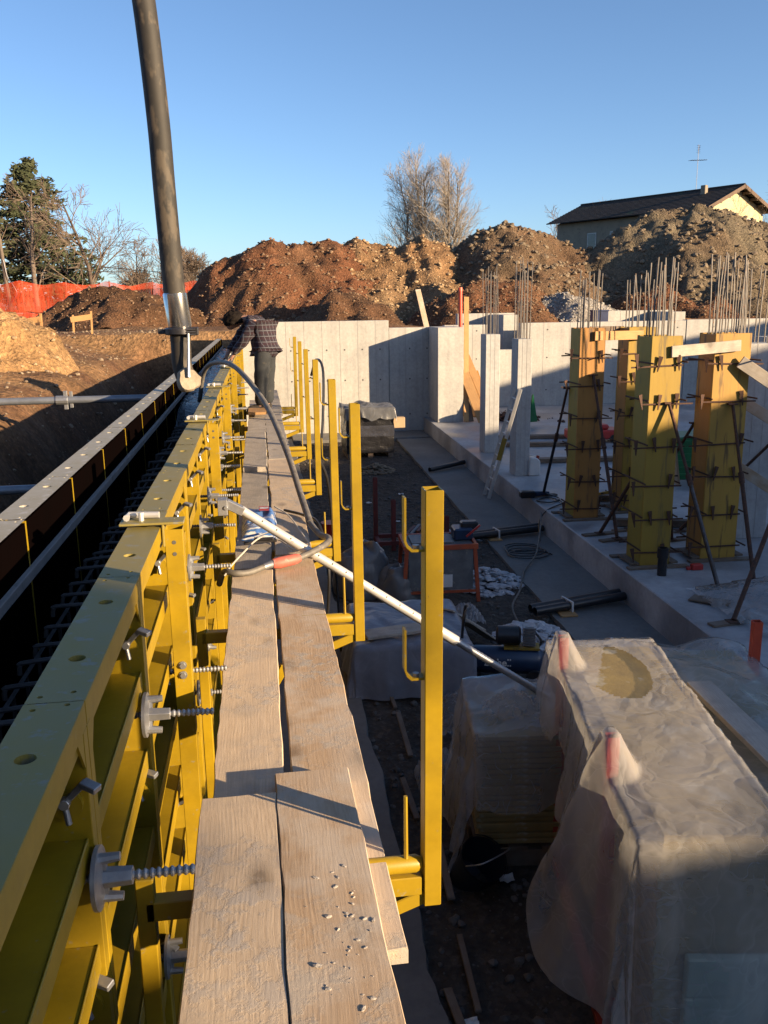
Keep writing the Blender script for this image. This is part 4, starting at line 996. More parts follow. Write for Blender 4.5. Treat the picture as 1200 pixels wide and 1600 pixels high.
for i, (x, y) in enumerate([(.435, 2.27), (.46, 4.40), (.47, 5.91), (.495, 8.13), (.52, 10.13), (.545, 12.37), (.55, 14.27)]):
    t = bp if i == 0 else copy_tree(bp); t.location = (x, y, 0); t.rotation_euler = (random.uniform(-.006, .006), random.uniform(-.006, .008), random.uniform(-.03, .03))
    tag(t, 'yellow walkway bracket with tall guard post, %s from the camera' % ORD[i], 'bracket', 'walkway brackets')

# ---- walkway planks
def plank(x0, x1, y0, y1, zt, m, label, th=.048, seed=0, rz=0, tilt=0):
    rg = random.Random(seed); L = y1-y0; w = x1-x0
    t = tag(bpy.data.objects.new('plank', None), label, 'plank', 'walkway planks')
    n = max(6, int(L/.10)); k = 8
    b = MB()
    # closed rounded section swept along y with ragged edges
    sec = [(-.5, .0), (-.5, .80), (-.485, 1), (-.25, 1), (0, 1), (.25, 1), (.485, 1), (.5, .80), (.5, 0)]
    m_ = len(sec)
    for j in range(n+1):
        y = L*j/n
        for q, (sx, sz) in enumerate(sec):
            e = .006*fbm(y*5, sx*3, seed+.3)+.004*fbm(y*19, sx*5, seed+.7)
            zz = sz*th-th+.0025*fbm(y*2.2, sx*4, seed+5)*(1 if sz > .5 else 0)
            yy = y
            if j in (0, n): yy += .010*fbm(sx*6, j, seed+2)
            b.v.append((sx*w+e*(1 if sx > 0 else -1 if sx < 0 else 0), yy, zz))
    for j in range(n):
        for q in range(m_):
            a = j*m_+q; c = j*m_+(q+1) % m_; b.f.append((a, c, c+m_, a+m_))
    b.f.append(tuple(reversed(range(m_)))); b.f.append(tuple(n*m_+q for q in range(m_)))
    b.f = [tuple(reversed(f)) for f in b.f]
    bpy.data.objects.remove(t)
    o = b.build('plank', m, smooth=True); o.location = ((x0+x1)/2, y0, zt); o.rotation_euler = (tilt, 0, rz)
    return tag(o, label, 'plank', 'walkway planks')
P = plank
P(-.235, .005, .3, 2.60, .050, 'plank', 'nearest left walkway plank with a row of knots', seed=1, rz=.005)
P(.015, .262, .3, 2.72, .052, 'plank_brown', 'nearest right walkway plank, stained and spattered with cement', seed=2, rz=.010)
P(-.222, .022, 1.6, 5.28, 0, 'plank', 'long pale left plank past the nearest one', seed=3)
P(.055, .305, 1.90, 5.55, 0, 'plank_brown', 'long brown right plank lying under the spattered one', seed=4, rz=.006)
P(-.215, .02, 5.32, 8.75, 0, 'plank_grey', 'grey left plank under the blue striped sack', seed=5)
P(.045, .29, 5.6, 9.3, 0, 'plank', 'right plank beside the blue striped sack', seed=6, rz=.002)
P(-.21, .03, 8.6, 11.1, .05, 'plank_grey', 'raised grey left plank lapped over its neighbours', seed=7)
P(.05, .295, 9.34, 13.4, 0, 'plank_grey', 'worn grey right plank halfway to the worker', seed=8, rz=.004)
P(-.2, .04, 10.9, 15.5, 0, 'plank_grey', 'left plank under the worker boots', seed=9)
P(.07, .31, 13.45, 17.3, 0, 'plank_grey', 'farthest right walkway plank beyond the worker', seed=10)
# hardened cement droppings on the near right plank
rg = random.Random(12); b = MB()
for i in range(44):
    x = .155+rg.gauss(0, .03)*(1 if rg.random() < .75 else 2.2); y = rg.choice([1.72, 1.8, 1.86, 1.98, 2.1])+rg.gauss(0, .05)
    if not (.03 < x < .245): continue
    r = .002+.0055*rg.random()**3; b.stone((x, y, .052+r*.1), r*rg.uniform(.7, 1.5), rg, (1.5, .9, .4))
o = b.build('cement_crumbs', 'cement_blob'); tag(o, 'crumbs of hardened cement on the spattered near plank', 'cement crumbs', kind='stuff')
# small wood offcut in front of the worker and ragged board ends below
t = plank(-.20, .06, 12.9, 13.5, .085, 'new_wood', 'short reddish board under the worker boots', th=.035, seed=31)

# ---- push-pull prop lying across the planks
def rod_between(b, p, q, r, n=10): b.tube([p, q], r, n)
t = thing('push_pull_prop', (-.2, 5.5, .36), 'pale tubular push-pull prop slanting from the form across the planks', 'prop')
A, Bq = Vector((0, 0, 0)), Vector((2.05, -.1, -1.41)); d = (Bq-A).normalized()
MB().ring(A+d*.05, A+d*1.62, .030, .026, 14).build('outer_tube', 'galv_white', t, smooth=True)
MB().cyl(A+d*1.55, A+d*1.72, .036, n=14).build('collar', 'galv_white', t, smooth=True)
pts, rs = [], []
for k in range(60): pts.append(A+d*(1.66+k*.0145)); rs.append(.0225 if k % 2 else .0255)
MB().tube(pts, rs, 10).build('threaded_tube', 'galv', t, smooth=True)
side = Vector((0, -1, 0)); nrm = (side-d*side.dot(d)).normalized(); nrm2 = (nrm+Vector((0, 0, .75))).normalized(); nrm2 = (nrm2-d*nrm2.dot(d)).normalized()
hm = []
for k in range(14):
    c = A+d*(.20+k*.105); MB().cyl(c+nrm2*.0295, c+nrm2*.0308, .0062, n=10).build('pin_hole', 'tie_dark', t)
MB().bar(A-Vector((.05, 0, -.02)), A+d*.07, .06, .055).build('head_fork', 'galv', t, bevel=.004)
MB().box(-.10, -.04, -.05, .05, -.05, .05).cyl((-.05, -.06, .0), (-.05, .06, .0), .014, n=8).build('head_shoe', 'galv', t, bevel=.003)
MB().cyl((-.12, .02, .0), (-.05, .02, 0), .016, n=8).build('fixing_bolt', 'dark_steel', t)

# ---- vibrator: hose over the form, red handle, rubber hose
t = thing('concrete_vibrator', (.1, 5.3, .0), 'concrete vibrator with grey hose arched over the form and a red handle', 'vibrator')
def rel(pts): return [(x-.1, y-5.3, z) for x, y, z in pts]
MB().tube(spline(rel([(-.72, 10.6, .50), (-.63, 10.35, .86), (-.48, 10.0, .98), (-.25, 9.3, .97), (.02, 8.3, .72), (.18, 7.4, .42), (.27, 6.7, .15), (.31, 6.25, .04)]), 10), .026, 10).build('poker_hose', 'hose_grey', t, smooth=True)
MB().tube(spline(rel([(.31, 6.25, .04), (.36, 5.95, .03), (.40, 5.75, .06), (.385, 5.52, .09), (.30, 5.38, .08), (.19, 5.29, .06)]), 8), .021, 10).build('motor_hose', 'hose_grey', t, smooth=True)
MB().tube(rel([(.19, 5.29, .06), (.165, 5.275, .058), (.06, 5.235, .05), (.025, 5.225, .05)]), [.024, .034, .036, .03], 14).build('handle', 'red_handle', t, smooth=True)
MB().tube(rel([(.03, 5.225, .05), (.0, 5.215, .045), (-.03, 5.20, .04)]), [.026, .022, .02], 12).build('hose_clip', 'galv', t, smooth=True)
MB().tube(spline(rel([(-.03, 5.20, .04), (-.12, 5.15, .025), (-.2, 5.13, .03), (-.27, 5.2, .02), (-.31, 5.35, -.1)]), 6), .019, 10).build('tail_hose', 'hose_grey', t, smooth=True)
t = thing('power_cable', (.0, 5.6, .01), 'thin white cable looping over the planks by the sack', 'cable')
MB().tube(spline([(.06, .95, .10), (.16, .80, .06), (.24, .4, .02), (.27, .10, .012), (.18, -.0, .01), (.08, .25, .02), (-.05, .22, .05), (-.16, -.02, .02), (-.24, -.32, .01), (-.26, -.5, .02)], 8), .0055, 6).build('cable_run', 'white_cable', t, smooth=True)
t = thing('black_cable', (.28, 6.3, .0), 'black cable drooping off the plank edge beyond the prop', 'cable')
MB().tube(spline([(-.14, .5, .02), (.0, .3, .02), (.1, .0, .01), (.14, -.3, -.25), (.12, -.2, -.8), (.16, .1, -1.6), (.3, .3, -1.98)], 7), .011, 6).build('cable_run', 'black_plastic', t, smooth=True)

# ---- blue and white sack on the plank
t = thing('striped_sack', (-.055, 6.4, 0), 'folded blue and white striped packaging sack on the left plank', 'sack')
b = MB()
def sack(u, v):
    x = -.125+.25*u; y = -.42+.84*v; e = min(u, 1-u, v, 1-v)
    return (x+.012*fbm(v*4, u*2, 3), y, .008+.055*sstep(0, .14, e)+.018*fbm(u*4, v*6, 7))
b.grid(16, 30, sack); b.build('sack_sheet', 'sack', t, smooth='all')
MB().add([(-.0, .12, .088), (.075, .12, .085), (.075, .26, .088), (.0, .26, .09)], [(0, 1, 2, 3)]).build('red_label', 'label_red', t)
MB().add([(.005, .17, .0915), (.07, .17, .0905), (.07, .22, .0915), (.005, .22, .0915)], [(0, 1, 2, 3)]).build('label_print', 'white_plastic', t)
t = thing('staple_tool', (-.04, 5.83, .01), 'dark flat hand tool beside the striped sack', 'tool')
MB().bar((-.12, .0, .02), (.10, .02, .025), .05, .02).bar((-.05, -.0, .04), (.08, -.02, .045), .03, .018).build('tool_body', 'dark_steel', t, bevel=.004)
MB().tube(spline([(.09, .02, .03), (.12, .08, .06), (.06, .14, .05), (-.05, .1, .03)], 5), .006, 6).build('tool_handle', 'galv', t)

# ================================================================== PUMP HOSE
t = thing('pump_hose', (-.64, 7.6, 1.0), 'thick black concrete pump hose hanging from above with steel end valve', 'hose')
axis_pts = [(-.01, 0, .45), (-.02, 0, .60), (-.035, 0, 1.0), (-.05, 0, 1.5), (-.062, .0, 2.0), (-.10, 0, 2.7), (-.16, .02, 3.4), (-.22, .06, 4.4), (-.2, .1, 5.6)]
MB().tube(spline(axis_pts, 6), .088, 20).build('rubber_hose', 'rubber', t, smooth=True)
MB().tube([(-.022, 0, .69), (-.022, 0, .685), (.0, 0, .425), (.0, 0, .415)], [.090, .098, .098, .092], 24).build('steel_sleeve', 'galv_bright', t, smooth=True)
b = MB(); b.tube([(0, 0, .415), (0, 0, .405), (0, 0, .365), (0, 0, .355)], [.105, .128, .128, .11], 24)
b.build('coupling_ring', 'dark_steel', t, smooth=True)
MB().box(-.175, -.105, -.03, .03, .365, .405).build('coupling_lug', 'dark_steel', t, bevel=.004); MB().box(.08, .15, -.05, .035, .35, .415).build('coupling_latch', 'dark_steel', t, bevel=.006)
for k in range(3): MB().cyl((.06, -.115, .36+.02*k), (.13, -.10, .36+.02*k), .009, n=8).build('latch_bolt', 'dark_steel', t)
MB().tube(spline([(.0, 0, .37), (.0, 0, .30), (.0, -.005, .22), (.0, -.01, .12), (.02, -.03, .03), (.045, -.055, -.01)], 6), [.084]*6+[.082]*12+[.080]*13, 20).build('end_hose', 'rubber', t, smooth=True)
b = MB()
ctr = Vector((.055, -.115, -.005)); nv = Vector((.35, -.9, .25)).normalized(); u = nv.orthogonal().normalized(); w = nv.cross(u); ring = []
for lay, k in ((-.05, 1.0), (.0, 1.06), (.03, .92)):
    for i in range(22):
        a = 2*math.pi*i/22; rr = (.094+.007*math.sin(3*a+1)+.004*math.sin(8*a)+.003*math.sin(13*a))*k
        b.v.append(tuple(ctr+nv*lay+(u*math.cos(a)+w*math.sin(a))*rr))
for l in range(2):
    for i in range(22): b.f.append((l*22+i, l*22+(i+1) % 22, l*22+22+(i+1) % 22, l*22+22+i))
b.f.append(tuple(44+i for i in range(22))); b.f.append(tuple(reversed(range(22))))
b.build('end_flap', 'cement_pale', t, smooth=True)
MB().tube([(.075, -.12, .37), (.068, -.13, .22), (.06, -.155, .02)], [.011, .011, .017], 8).build('flap_rod', 'galv', t, smooth=True)

# ---- two horizontal braces between bank-side form and bank
for i, (y, x0, lab) in enumerate([(12.0, -4.8, 'grey horizontal brace tube from bank-side form to bank, farther one with coupler'), (6.0, -4.0, 'grey horizontal brace tube from bank-side form to bank, nearer one')]):
    t = thing('brace_tube', (-1.17, y, .42), lab, 'brace', 'bank braces')
    MB().tube([(0, 0, 0), (x0+1.17, .0, .0)], .030 if i else .048, 10).build('tube', 'galv_brace', t, smooth=True)
    k = -.75 if i else -1.35
    MB().cyl((k-.12, 0, 0), (k+.03, 0, 0), .06, n=12).bar((k, 0, -.12), (k, 0, .12), .05, .03).bar((k+.07, 0, -.10), (k+.07, 0, .11), .04, .03).build('coupler', 'galv', t, bevel=.003)
    MB().box(-.02, .04, -.07, .07, -.08, .08).build('end_plate', 'galv', t, bevel=.003)

# ================================================================== COLUMNS ON THE SLAB
SZ = -1.6
def starter_bars(x0, x1, y0, y1, z0, z1, label, seed, nx_=4, ny_=3):
    rg = random.Random(seed); t = thing('starter_bars', ((x0+x1)/2, (y0+y1)/2, z0), label, 'rebar')
    w, d = (x1-x0)/2-.04, (y1-y0)/2-.04; pos = []
    for i in range(nx_):
        for j in range(ny_):
            if i in (0, nx_-1) or j in (0, ny_-1): pos.append((-w+2*w*i/(nx_-1), -d+2*d*j/(ny_-1)))
    for x, y in pos:
        h = (z1-z0)*(.86+.2*rg.random()); lx, ly = rg.gauss(0, .025), rg.gauss(0, .025)
        MB().tube([(x, y, -.05), (x+lx*.3, y+ly*.3, h*.5), (x+lx, y+ly, h)], .0092, 5).build('bar', 'rebar_grey', t)
    return t
def bare_column(x0, x1, y0, y1, z1, label):
    t = thing('concrete_column', ((x0+x1)/2, (y0+y1)/2, SZ), label, 'column'); w, d = (x1-x0)/2, (y1-y0)/2
    MB().box(-w, w, -d, d, 0, z1-SZ).build('shaft', 'concrete_col', t, bevel=.008)
    b = MB()
    for k in (-.33*w, .3*w): MB().box(k-.003, k+.003, -d-.003, -d, 0, z1-SZ-.004).build('form_seam', 'seam', t)
    return t
bare_column(4.66, 4.93, 15.86, 16.27, .93, 'bare concrete column with a ladder leaning against it'); starter_bars(4.66, 4.93, 15.86, 16.27, .93, 2.32, 'starter bars on the column with the ladder', 1)
bare_column(4.75, 5.06, 18.55, 19.0, .93, 'bare concrete column behind the laddered one, all in shade'); starter_bars(4.75, 5.06, 18.55, 19.0, .93, 2.25, 'starter bars on the shaded bare column', 2)
bare_column(5.0, 5.3, 13.5, 13.9, 1.02, 'bare concrete column half hidden behind the first yellow form')
bare_column(6.25, 6.75, 10.9, 11.3, 1.02, 'bare concrete column behind the widest form at the right'); starter_bars(6.25, 6.75, 10.9, 11.3, 1.02, 2.05, 'thin starter bars at the right picture edge', 3)
bare_column(7.9, 8.3, 13.2, 13.6, 1.0, 'bare concrete column at the far right edge')

TIER = [.82, .39, -.10, -.55, -1.01, -1.42]
def column_form(x0, x1, y0, y1, z1, label, seed, mf, ml, group='yellow column forms'):
    rg = random.Random(seed); cx, cy = (x0+x1)/2, (y0+y1)/2; w, d = (x1-x0)/2, (y1-y0)/2; h = z1-SZ
    t = thing('column_form', (cx, cy, SZ), label, 'column form', group)
    pt = .027
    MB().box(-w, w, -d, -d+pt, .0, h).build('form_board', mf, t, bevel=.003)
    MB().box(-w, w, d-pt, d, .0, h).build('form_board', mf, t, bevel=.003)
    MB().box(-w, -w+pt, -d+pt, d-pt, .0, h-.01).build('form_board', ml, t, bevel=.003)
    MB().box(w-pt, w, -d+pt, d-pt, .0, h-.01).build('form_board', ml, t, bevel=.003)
    bar = MB().bar((-1, 0, 0), (1, 0, 0), .010, .018).mesh('clamp_bar', 'rust')
    wed = MB().add([(-.026, -.005, .085), (.026, -.005, .085), (.005, -.005, -.095), (-.005, -.005, -.095), (-.026, .005, .085), (.026, .005, .085), (.005, .005, -.095), (-.005, .005, -.095)],
                   [(0, 1, 2, 3), (7, 6, 5, 4), (0, 4, 5, 1), (1, 5, 6, 2), (2, 6, 7, 3), (3, 7, 4, 0)]).mesh('wedge', 'rust')
    for z in TIER:
        zz = z-SZ+rg.uniform(-.03, .03)
        for s in (-1, 1):
            off = rg.uniform(-.15, .15); hl = w+.13
            inst(bar, 'clamp_bar', t, (off*.6+s*.05, s*(d+.012), zz+s*.012), (0, rg.uniform(-.03, .03), rg.uniform(-.02, .02)), (hl, 1, 1))
            inst(bar, 'clamp_bar', t, (s*(w+.012), -s*.05+off*.4, zz+.03+s*.006), (0, 0, math.pi/2+rg.uniform(-.02, .02)), (d+.12, 1, 1))
            # wedges bite where bars stick out
            inst(wed, 'wedge', t, (s*(w-.08)+rg.uniform(-.04, .04), -(d+.026), zz+rg.uniform(-.0, .05)), (0, rg.uniform(-.25, .25), rg.uniform(-.3, .3))) if rg.random() < .6 else None
            inst(wed, 'wedge', t, (s*(w+.15)+off*.3, s*(d+.03), zz+.0+rg.uniform(-.03, .05)), (0, rg.uniform(-.3, .3), rg.uniform(-.5, .5)))
    for s in (-1, 1):
        MB().bar((-w-.18, s*(d+.06), .014), (w+.2, s*(d+.06)+rg.uniform(-.02, .02), .014), .10, .025).build('base_board', 'old_wood', t)
        MB().bar((s*(w+.06), -d-.0, .040), (s*(w+.06), d+.0, .040), .10, .024).build('base_board', 'old_wood', t)
    return t
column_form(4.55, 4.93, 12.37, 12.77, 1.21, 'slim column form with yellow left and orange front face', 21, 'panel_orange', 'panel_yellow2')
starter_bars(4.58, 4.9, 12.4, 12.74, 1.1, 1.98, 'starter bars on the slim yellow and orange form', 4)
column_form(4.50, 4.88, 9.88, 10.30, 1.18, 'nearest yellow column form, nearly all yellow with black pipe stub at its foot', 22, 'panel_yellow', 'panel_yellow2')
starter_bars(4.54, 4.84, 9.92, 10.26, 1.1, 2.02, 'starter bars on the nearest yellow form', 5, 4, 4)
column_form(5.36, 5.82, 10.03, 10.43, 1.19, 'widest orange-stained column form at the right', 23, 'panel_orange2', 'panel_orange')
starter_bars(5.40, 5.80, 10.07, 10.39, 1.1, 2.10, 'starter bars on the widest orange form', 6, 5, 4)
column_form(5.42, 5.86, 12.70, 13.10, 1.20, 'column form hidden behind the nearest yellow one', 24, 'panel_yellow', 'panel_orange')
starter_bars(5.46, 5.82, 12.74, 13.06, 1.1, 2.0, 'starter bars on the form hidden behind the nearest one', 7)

def raker(p, q, label, r=.025, m='rust'):
    """telescopic steel prop p (top) to q (foot)"""
    p, q = Vector(p), Vector(q); t = thing('raking_prop', q, label, 'prop', 'raking props of the column forms'); a = p-q; d = a.normalized(); L = a.length
    MB().tube([d*.02, d*L*.58], r, 10).build('outer_tube', m, t, smooth=True)
    MB().tube([d*L*.55, d*L], r*.78, 10).build('inner_tube', 'rust', t, smooth=True)
    MB().tube([d*L*.54, d*L*.60], r*1.35, 10).build('collar', 'rust', t, smooth=True)
    MB().box(-.06, .06, -.06, .06, 0, .008).build('foot_plate', 'rust', t); MB().bar(d*L-Vector((.06, 0, 0)), d*L+Vector((.06, 0, 0)), .06, .02).build('head_plate', 'rust', t)
    bm_ = MB().bar((-.25, -.03, -.012), (.24, .05, -.012), .11, .024); bm_.build('sole_board', 'old_wood', t); t.location.z += .026
    return t
raker((4.74, 9.86, .38), (5.02, 8.95, SZ), 'steel prop leaning against the nearest yellow form front', m='dark_steel')
raker((5.62, 10.0, .33), (5.53, 9.08, SZ), 'rusty prop leaning against the widest orange form front')
raker((4.76, 12.35, .52), (4.72, 11.12, SZ), 'rusty prop leaning against the slim form front')
raker((4.52, 12.75, .30), (4.62, 14.05, SZ), 'dark prop leaning against the slim form from behind', m='dark_steel')
raker((4.92, 10.35, .0), (4.60, 11.45, SZ), 'rusty prop between slim form and nearest form')
raker((5.38, 10.45, .05), (5.10, 11.6, SZ), 'rusty prop behind the widest form, left of it')
raker((4.93, 10.2, -.1), (5.42, 10.95, SZ), 'short rusty prop crossing between the two front forms')
raker((5.9, 8.9, .2), (4.60, 7.86, SZ), 'rusty prop slanting in from the right picture edge')
raker((6.6, 10.2, .1), (5.75, 11.4, SZ), 'rusty prop slanting behind the widest form, right of it')

def board(p, q, w, h, label, m='plank_grey', up=(0, 0, 1), group='loose bracing boards'):
    """board with grain along its own length"""
    p, q = Vector(p), Vector(q); d = q-p; L = d.length
    o = MB().box(-w/2, w/2, 0, L, -h/2, h/2).build('board', m, bevel=.003)
    y = d.normalized(); upv = Vector(up); x = y.cross(upv).normalized(); z = x.cross(y)
    mw_ = Matrix.Identity(4)
    for r in range(3): mw_[r][0] = x[r]; mw_[r][1] = y[r]; mw_[r][2] = z[r]
    mw_.translation = p; o.matrix_world = mw_
    return tag(o, label, 'board', group)
board((4.73, 9.85, 1.00), (5.66, 9.99, 1.05), .025, .13, 'weathered grey board nailed across the tops of the two front forms')
board((4.75, 12.33, 1.10), (5.62, 12.66, 1.09), .025, .13, 'sunlit board nailed across the tops of the two rear forms', 'new_wood')
board((4.86, 12.80, 1.17), (5.5, 13.12, 1.16), .03, .10, 'dark board behind the sunlit board on the rear forms', 'old_wood')
board((5.66, 9.97, .86), (6.75, 9.75, .12), .03, .15, 'grey bracing board sloping down right from the widest form')
board((5.80, 10.45, .45), (6.9, 10.2, -.25), .03, .14, 'brown bracing board below the grey sloping one', 'plank_brown')
board((5.75, 10.46, -.35), (6.7, 10.2, -.98), .03, .14, 'lowest bracing board sloping right behind the widest form', 'plank_brown')
board((5.0, 10.3, .55), (5.5, 11.4, .05), .03, .13, 'bracing board seen between the two front forms', 'plank')
board((5.12, 10.6, .20), (5.30, 10.65, -.75), .03, .13, 'upright board seen between the two front forms', 'plank', up=(0, 1, 0))
for i, (x0, y0, x1, y1) in enumerate([(5.15, 20.5, 7.6, 20.2), (5.1, 19.4, 7.4, 19.0), (5.2, 17.2, 7.8, 17.0)]):
    board((x0, y0, SZ+.05+.0*i), (x1, y1, SZ+.05), .22, .08, ['dark timber lying on the slab, farthest of three', 'dark timber lying on the slab, middle of three', 'dark timber lying on the slab, nearest of three'][i], 'old_wood', group='timbers on the slab')
board((5.05, 13.6, SZ+.06), (6.2, 13.3, SZ+.06), .12, .10, 'brown timber on the slab behind the slim form', 'old_wood')
board((5.0, 11.9, SZ+.06), (6.1, 11.6, SZ+.06), .12, .10, 'brown timber on the slab between the front and rear forms', 'old_wood')
board((5.15, 13.4, SZ+.12), (5.55, 12.9, SZ+.32), .14, .04, 'yellow offcut board tilted between the forms', 'panel_yellow')

# ---- leaning boards at the pier
board((5.52, 23.6, SZ+.02), (5.80, 24.9, 1.75), .14, .03, 'light board leaning beside the pier, the tallest wooden one', 'new_wood', up=(0, -1, 0))
board((6.25, 23.4, SZ+.02), (5.55, 24.6, .55), .20, .03, 'wide orange board leaning across behind the pier', 'new_wood', up=(0, -1, 0))
board((5.95, 23.4, SZ+.02), (5.55, 24.0, -.3), .26, .03, 'short broad board leaning low beside the pier', 'new_wood', up=(0, -1, 0))
board((5.62, 23.6, SZ+.02), (5.55, 24.2, -.45), .22, .03, 'dark short board leaning beside the pier', 'old_wood', up=(0, -1, 0))
board((6.1, 24.6, SZ+.02), (6.2, 26.9, -.42), .9, .03, 'yellow sheet leaning in the corner behind the boards', 'panel_orange', up=(0, -1, 0))
board((5.02, 26.0, .3), (4.85, 27.3, 2.0), .16, .03, 'weathered brown board standing up behind the pier', 'plank_brown', up=(0, -1, 0))
t = thing('red_pole', (5.55, 24.4, SZ), 'orange-red steel pole standing beside the pier', 'pole')
MB().tube([(0, 0, 0), (.02, .25, 3.55)], .055, 10).build('pole_tube', 'orange_bright', t, smooth=True); MB().cyl((.02, .25, 3.5), (.02, .26, 3.6), .062, n=10).build('pole_cap', 'orange_bright', t)

# ---- ladder against the bare column
t = thing('ladder', (4.15, 16.0, -2.0), 'aluminium extension ladder leaning against the bare column', 'ladder')
top = Vector((.50, -.22, 2.05))
for s in (-.19, .19):
    for k, lift in ((0, 0), (.04, .35)):
        o_ = Vector((0, s*.9, 0)); c = Vector((.05*k, -.02*k, 0))
        MB().bar(o_+Vector((-.03*k, 0, 0))+top*lift*.3, o_+top*(.82 if k == 0 else 1)+c, .028, .065).build('stile', 'galv_white', t, bevel=.003)
for k in range(9):
    f = .07+k*.105; MB().tube([Vector((0, -.17, 0))+top*f, Vector((0, .17, 0))+top*f], .014, 8).build('rung', 'galv_white', t)
MB().bar(Vector((-.03, -.18, 0))+top*.36, Vector((-.03, -.18, 0))+top*.56, .012, .085).build('yellow_sticker', 'panel_yellow', t)

# ---- jerry can
t = thing('jerry_can', (5.02, 15.9, SZ), 'white plastic jerry can beside the bare column', 'can')
MB().prism([(-.11, 0), (.11, 0), (.11, .27), (.05, .34), (-.08, .36), (-.11, .30)], .20, 'y', -.1).build('can_body', 'white_plastic', t, bevel=.02)
MB().cyl((.07, 0, .30), (.09, 0, .37), .03, n=10).build('cap', 'red_paint', t); MB().bar((-.08, 0, .385), (.04, 0, .36), .03, .02).build('handle', 'white_plastic', t, bevel=.005)

# ---- small things on the slab
t = thing('pipe_stub', (4.62, 9.53, SZ), 'black drain pipe stub standing at the nearest form foot', 'pipe')
MB().ring((0, 0, 0), (0, 0, .34), .055, .05, 16).build('pipe', 'black_plastic', t, smooth=True); MB().ring((0, 0, .22), (0, 0, .335), .066, .052, 16).build('socket', 'black_plastic', t, smooth=True)
t = thing('red_block', (5.13, 9.67, SZ), 'small red plastic block on the slab', 'block')
MB().box(-.07, .07, -.04, .04, 0, .07).box(-.13, -.07, -.02, .02, 0, .04).build('block_body', 'red_bright', t, bevel=.008)
t = thing('power_tool', (4.45, 14.0, SZ), 'blue and black power tool with cables at the slab edge', 'tool')
MB().box(-.25, .0, -.07, .07, .0, .12).build('motor_body', 'black_plastic', t, bevel=.02); MB().cyl((.0, 0, .06), (.26, .05, .05), .05, .035, n=12).build('grip', 'blue_paint', t, smooth=True)
MB().tube(spline([(.2, 0, .06), (.35, -.25, .02), (.1, -.5, .02), (-.05, -.3, .015), (.2, -.15, .02), (.3, -.55, .02), (-.05, -.9, .0), (-.25, -1.1, -.12), (-.34, -1.4, -.37)], 6), .012, 6).build('cable', 'black_plastic', t, smooth=True)
t = thing('red_machine', (7.6, 19.6, SZ), 'low red machine on the slab behind the forms', 'machine')
MB().box(-.6, .6, -.3, .3, .08, .30).build('machine_body', 'red_bright', t, bevel=.03); MB().box(-.45, .3, -.25, .25, .30, .42).build('hood', 'red_bright', t, bevel=.04)
for x in (-.4, .4): MB().cyl((x, -.32, .1), (x, -.27, .1), .1, n=14).build('wheel', 'black_plastic', t)
t = thing('green_crate', (7.75, 15.3, SZ), 'ribbed green plastic crate behind the widest form', 'crate')
MB().box(-.5, .5, -.4, .4, 0, .78).build('crate_body', 'green_plastic', t, bevel=.02)
for k in range(6): MB().box(-.52, .52, -.42, .42, .08+k*.12, .12+k*.12).build('rib', 'green_plastic', t)
t = thing('black_bin', (6.75, 22.6, SZ), 'black bin with a green sheet standing by the rear wall', 'bin')
MB().tube([(0, 0, 0), (0, 0, .6), (0, 0, .62)], [.17, .21, .22], 14).build('bin_body', 'black_plastic', t, smooth=True)
MB().add([(.2, -.1, .1), (.42, -.15, .12), (.30, -.1, .85), (.27, -.05, .8)], [(0, 1, 2, 3)]).build('green_sheet', 'green_plastic', t)
rg = random.Random(40); b = MB()
for i in range(420):
    x, y = 6.4+abs(rg.gauss(0, .5)), 24.0+rg.gauss(0, .5); r = .015+.05*rg.random()**2; b.stone((x, y, SZ+.02+.12*max(0, 1-abs(x-6.6))*rg.random()), r, rg)
o = b.build('rubble', 'rust'); tag(o, 'dark rubble heap on the slab before the rear wall', 'rubble', kind='stuff')

